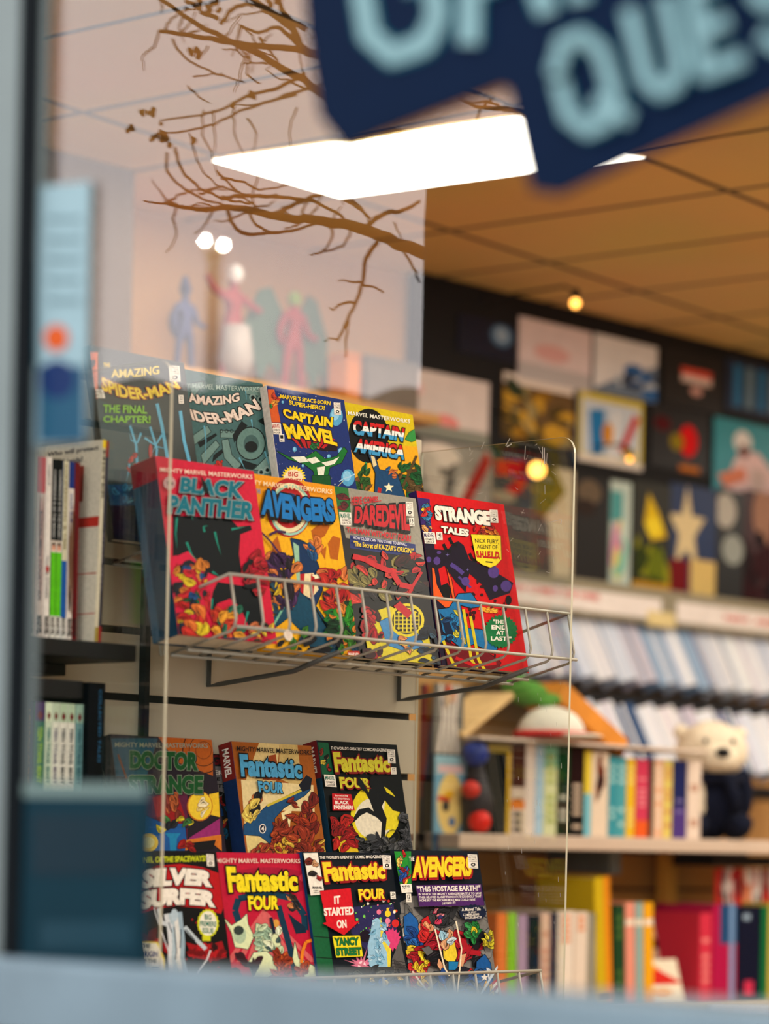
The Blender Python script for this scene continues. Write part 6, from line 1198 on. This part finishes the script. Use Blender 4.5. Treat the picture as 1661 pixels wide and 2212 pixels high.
subs = [([(660, 160), (600, 190), (540, 205), (480, 235), (400, 255), (345, 258)], 8, 3), ([(670, 190), (600, 212), (520, 240), (450, 272), (380, 286), (345, 285)], 6, 3), ([(640, 205), (560, 225), (500, 228)], 5, 2),
        ([(375, 85), (385, 110), (420, 138), (470, 160), (530, 180)], 5, 3), ([(420, 165), (480, 158)], 4, 2), ([(405, 185), (430, 210), (455, 222)], 4, 2), ([(360, 330), (362, 370), (400, 410), (440, 430), (490, 444)], 6, 4), ([(378, 320), (395, 370), (430, 405), (480, 428), (540, 440)], 6, 4),
        ([(412, 290), (420, 330), (440, 370), (470, 400)], 4, 3), ([(440, 240), (438, 290), (460, 340), (470, 380)], 4, 2), ([(462, 240), (464, 330)], 4, 2), ([(505, 235), (508, 290), (530, 335)], 4, 2), ([(535, 255), (555, 290), (545, 325)], 4, 2), ([(640, 235), (625, 280), (632, 330)], 4, 2),
        ([(480, 430), (500, 425), (560, 424), (640, 430), (690, 440), (740, 470)], 9, 5), ([(490, 445), (500, 480), (530, 505), (580, 503), (640, 495), (690, 480)], 8, 5), ([(530, 450), (560, 490), (585, 500)], 6, 4), ([(550, 455), (545, 420), (560, 380)], 5, 3), ([(600, 465), (640, 440), (700, 420), (760, 440), (800, 470)], 8, 4),
        ([(650, 470), (670, 430), (730, 405), (740, 440)], 5, 3), ([(790, 490), (830, 462), (870, 455), (905, 435)], 10, 6), ([(740, 420), (780, 450), (800, 480)], 6, 4), ([(480, 385), (530, 395), (560, 410), (620, 400)], 5, 3), ([(470, 370), (520, 420), (545, 440)], 5, 3), ([(430, 420), (480, 405), (540, 425), (600, 418)], 5, 3),
        ([(815, 520), (790, 560), (785, 600), (770, 650), (750, 690), (728, 738)], 9, 5), ([(785, 615), (810, 622), (828, 632)], 5, 3), ([(780, 610), (750, 606), (730, 608)], 5, 2), ([(768, 655), (740, 655), (722, 668), (712, 665)], 6, 2), ([(752, 690), (748, 740), (748, 770)], 5, 3), ([(730, 735), (715, 730), (700, 738)], 4, 2),
        ([(700, 480), (720, 505), (700, 540), (670, 552)], 6, 3), ([(760, 500), (740, 530), (690, 545)], 5, 3), ([(860, 530), (890, 570), (905, 610)], 6, 4), ([(850, 480), (870, 520)], 4, 2), ([(640, 90), (600, 60), (560, 70), (520, 55)], 9, 5), ([(660, 60), (620, 40), (600, 0), (560, -20)], 12, 7), ([(560, 80), (590, 120), (620, 160)], 6, 3), ([(520, 60), (510, 100), (530, 130)], 6, 3), ([(640, 160), (600, 140), (575, 150)], 5, 2),
        ([(470, 40), (440, 30), (420, 10), (400, 5)], 9, 5), ([(480, 50), (500, 20), (540, 10), (600, 30), (640, 60)], 9, 5), ([(540, 120), (535, 160), (560, 180)], 5, 3), ([(450, 100), (440, 115), (430, 120)], 4, 3), ([(1060, 215), (1040, 235), (1030, 255)], 7, 4), ([(1090, 240), (1060, 220), (1010, 222)], 6, 3)]
bm_ = MB()
dens = [br(bm_, p, a, b, wob=5) for p, a, b in mains]
for p, a, b in subs: br(bm_, p, a, b, DT+rd.uniform(-.12, .12), DT+rd.uniform(-.15, .15), 4)
for k in range(46):          # finer twigs along the big boughs
    dd = dens[rd.choice((0, 0, 1, 2, 3))]; x, y = dd[rd.randrange(len(dd)//3, len(dd))]; a = rd.uniform(0, 6.28); pts = [(x, y)]
    for j in range(rd.randint(2, 4)): a += rd.uniform(-.6, .6); L = rd.uniform(16, 40); x += math.cos(a)*L; y += math.sin(a)*L*.8; pts.append((x, y))
    br(bm_, pts, 5, 2, DT+rd.uniform(-.1, .1), DT+rd.uniform(-.25, .25), 4)
bm_.build('branches', t, True)
sm = MB(); seed_m = mat('dry_seed_pods', (120, 86, 40), 0.9, scale=80)
for cx, cy, n, sp in ((318, 246, 9, 15), (340, 285, 7, 18), (362, 306, 6, 12), (280, 274, 4, 9), (418, 108, 4, 9), (430, 118, 3, 6), (500, 222, 3, 6), (545, 206, 3, 5), (412, 4, 10, 20), (460, 18, 9, 16), (590, 0, 8, 18), (418, 306, 3, 5)):
    for i in range(n):
        q = mir(cx+rd.uniform(-sp, sp), cy+rd.uniform(-sp, sp), DT+rd.uniform(-.03, .03)) - T0; r = rd.uniform(4, 7)*DT/F_PX; sm.ball(q, (r, r, r*1.2), seed_m, 8, 6)
sm.build('seed_pods', t, True)

# street lamp with two globes
DL = 9.0; p = mir(462, 560, DL); pt = mir(462, 540, DL)
t = thing('street_lamp', 'two-globe street lamp mirrored in the window glass', 'street lamp', Matrix.Translation((p.x, p.y, 0)))
pm = mat('lamp_post_paint', (120, 100, 50), 0.5); b = MB(); b.tube([(0, 0, 0), (0, 0, .25), (0, 0, .3), (0, 0, pt.z)], (.05, .05, .022, .016), pm, 14); b.build('post', t, True)
g1_, g2_ = mir(443, 521, DL) - Vector((p.x, p.y, 0)), mir(483, 529, DL) - Vector((p.x, p.y, 0))
b = MB(); b.tube([g1_ + Vector((0, 0, -.02)), (0, 0, pt.z-.04), g2_ + Vector((0, 0, -.02))], .008, pm, 8); b.build('crossarm', t, True)
gm_ = emit('globe_glow', (1.0, 0.95, 0.72), 1800)
for g in (g1_, g2_): b = MB(); b.ball(g, .006, gm_, 16, 10); b.build('globe', t, True)

# dark kiosk (added) and clipped hedge that keep the lower and right part of the reflection dark
DK = 3.62; k0, k1 = mir(911, 900, DK), mir(2050, 900, DK); zt0, zt1 = mir(911, 428, DK).z, mir(1500, 225, DK).z
dirv = (k1-k0); dirv.z = 0; L = dirv.length; dirv.normalize(); nv = Vector((dirv.y, -dirv.x, 0))
if nv.y > 0: nv = -nv
t = thing('baffle', 'dark brown kiosk with a sloping roof, added outside to darken the mirrored view', 'baffle', Matrix.Translation((k0.x, k0.y, 0)))
km = mat('baffle_brown', (34, 27, 22), 0.85, scale=10); b = MB(); o0 = Vector((0, 0, 0)); e = dirv*L; zr_ = zt0 + (zt1-zt0)*L/max((mir(1500, 225, DK)-k0).xy.length, .01)
zr_ = min(zr_, 3.2); Lr = L
prof = [o0, e, e + Vector((0, 0, zr_)), o0 + Vector((0, 0, zt0))]
b.prism(prof, nv*0.2, km); b.build('body', t)
b = MB(); b.prism([prof[3] + Vector((0, 0, .001)), prof[2] + Vector((0, 0, .001)), prof[2] + Vector((0, 0, .02)), prof[3] + Vector((0, 0, .02))], nv*0.24, mat('baffle_top', (40, 34, 32), 0.8)); b.build('capping', t)
DH = 5.6; h0, h1 = mir(1000, 880, DH), mir(-500, 880, DH); dv = h1-h0; dv.z = 0; LH = dv.length; dv.normalize(); hn = Vector((dv.y, -dv.x, 0)); hn = hn if hn.y < 0 else -hn
hz = mir(850, 842, DH).z
hm = mat('dark_hedge_leaves', (26, 40, 28), 0.95, scale=60, vary=0.5, bump=0.8)
bmh = bmesh.new(); nx, nz_, ny = 90, 60, 10
def hv(i, j, k):
    p = h0.xy.to_3d() + dv*LH*i/nx + hn*(0.5*k/ny) + Vector((0, 0, hz*j/nz_)); q = p*7
    return p + Vector((noise.noise(q), noise.noise(q+Vector((9, 0, 0))), noise.noise(q+Vector((0, 9, 0))) if j else 0))*0.05
vs = {}
def gv_(i, j, k):
    if (i, j, k) not in vs: vs[(i, j, k)] = bmh.verts.new(hv(i, j, k))
    return vs[(i, j, k)]
for i in range(nx):
    for j in range(nz_):
        for k in (0, ny): bmh.faces.new((gv_(i, j, k), gv_(i+1, j, k), gv_(i+1, j+1, k), gv_(i, j+1, k)))
    for k in range(ny): bmh.faces.new((gv_(i, nz_, k), gv_(i+1, nz_, k), gv_(i+1, nz_, k+1), gv_(i, nz_, k+1)))
for j in range(nz_):
    for k in range(ny):
        for i in (0, nx): bmh.faces.new((gv_(i, j, k), gv_(i, j, k+1), gv_(i, j+1, k+1), gv_(i, j+1, k)))
mh = bpy.data.meshes.new('hedge'); bmesh.ops.recalc_face_normals(bmh, faces=bmh.faces); bmh.to_mesh(mh); bmh.free(); mh.materials.append(hm)
oh = bpy.data.objects.new('hedge', mh); COL.objects.link(oh); tag(oh, 'tall dark clipped hedge across the pavement outside', 'hedge')
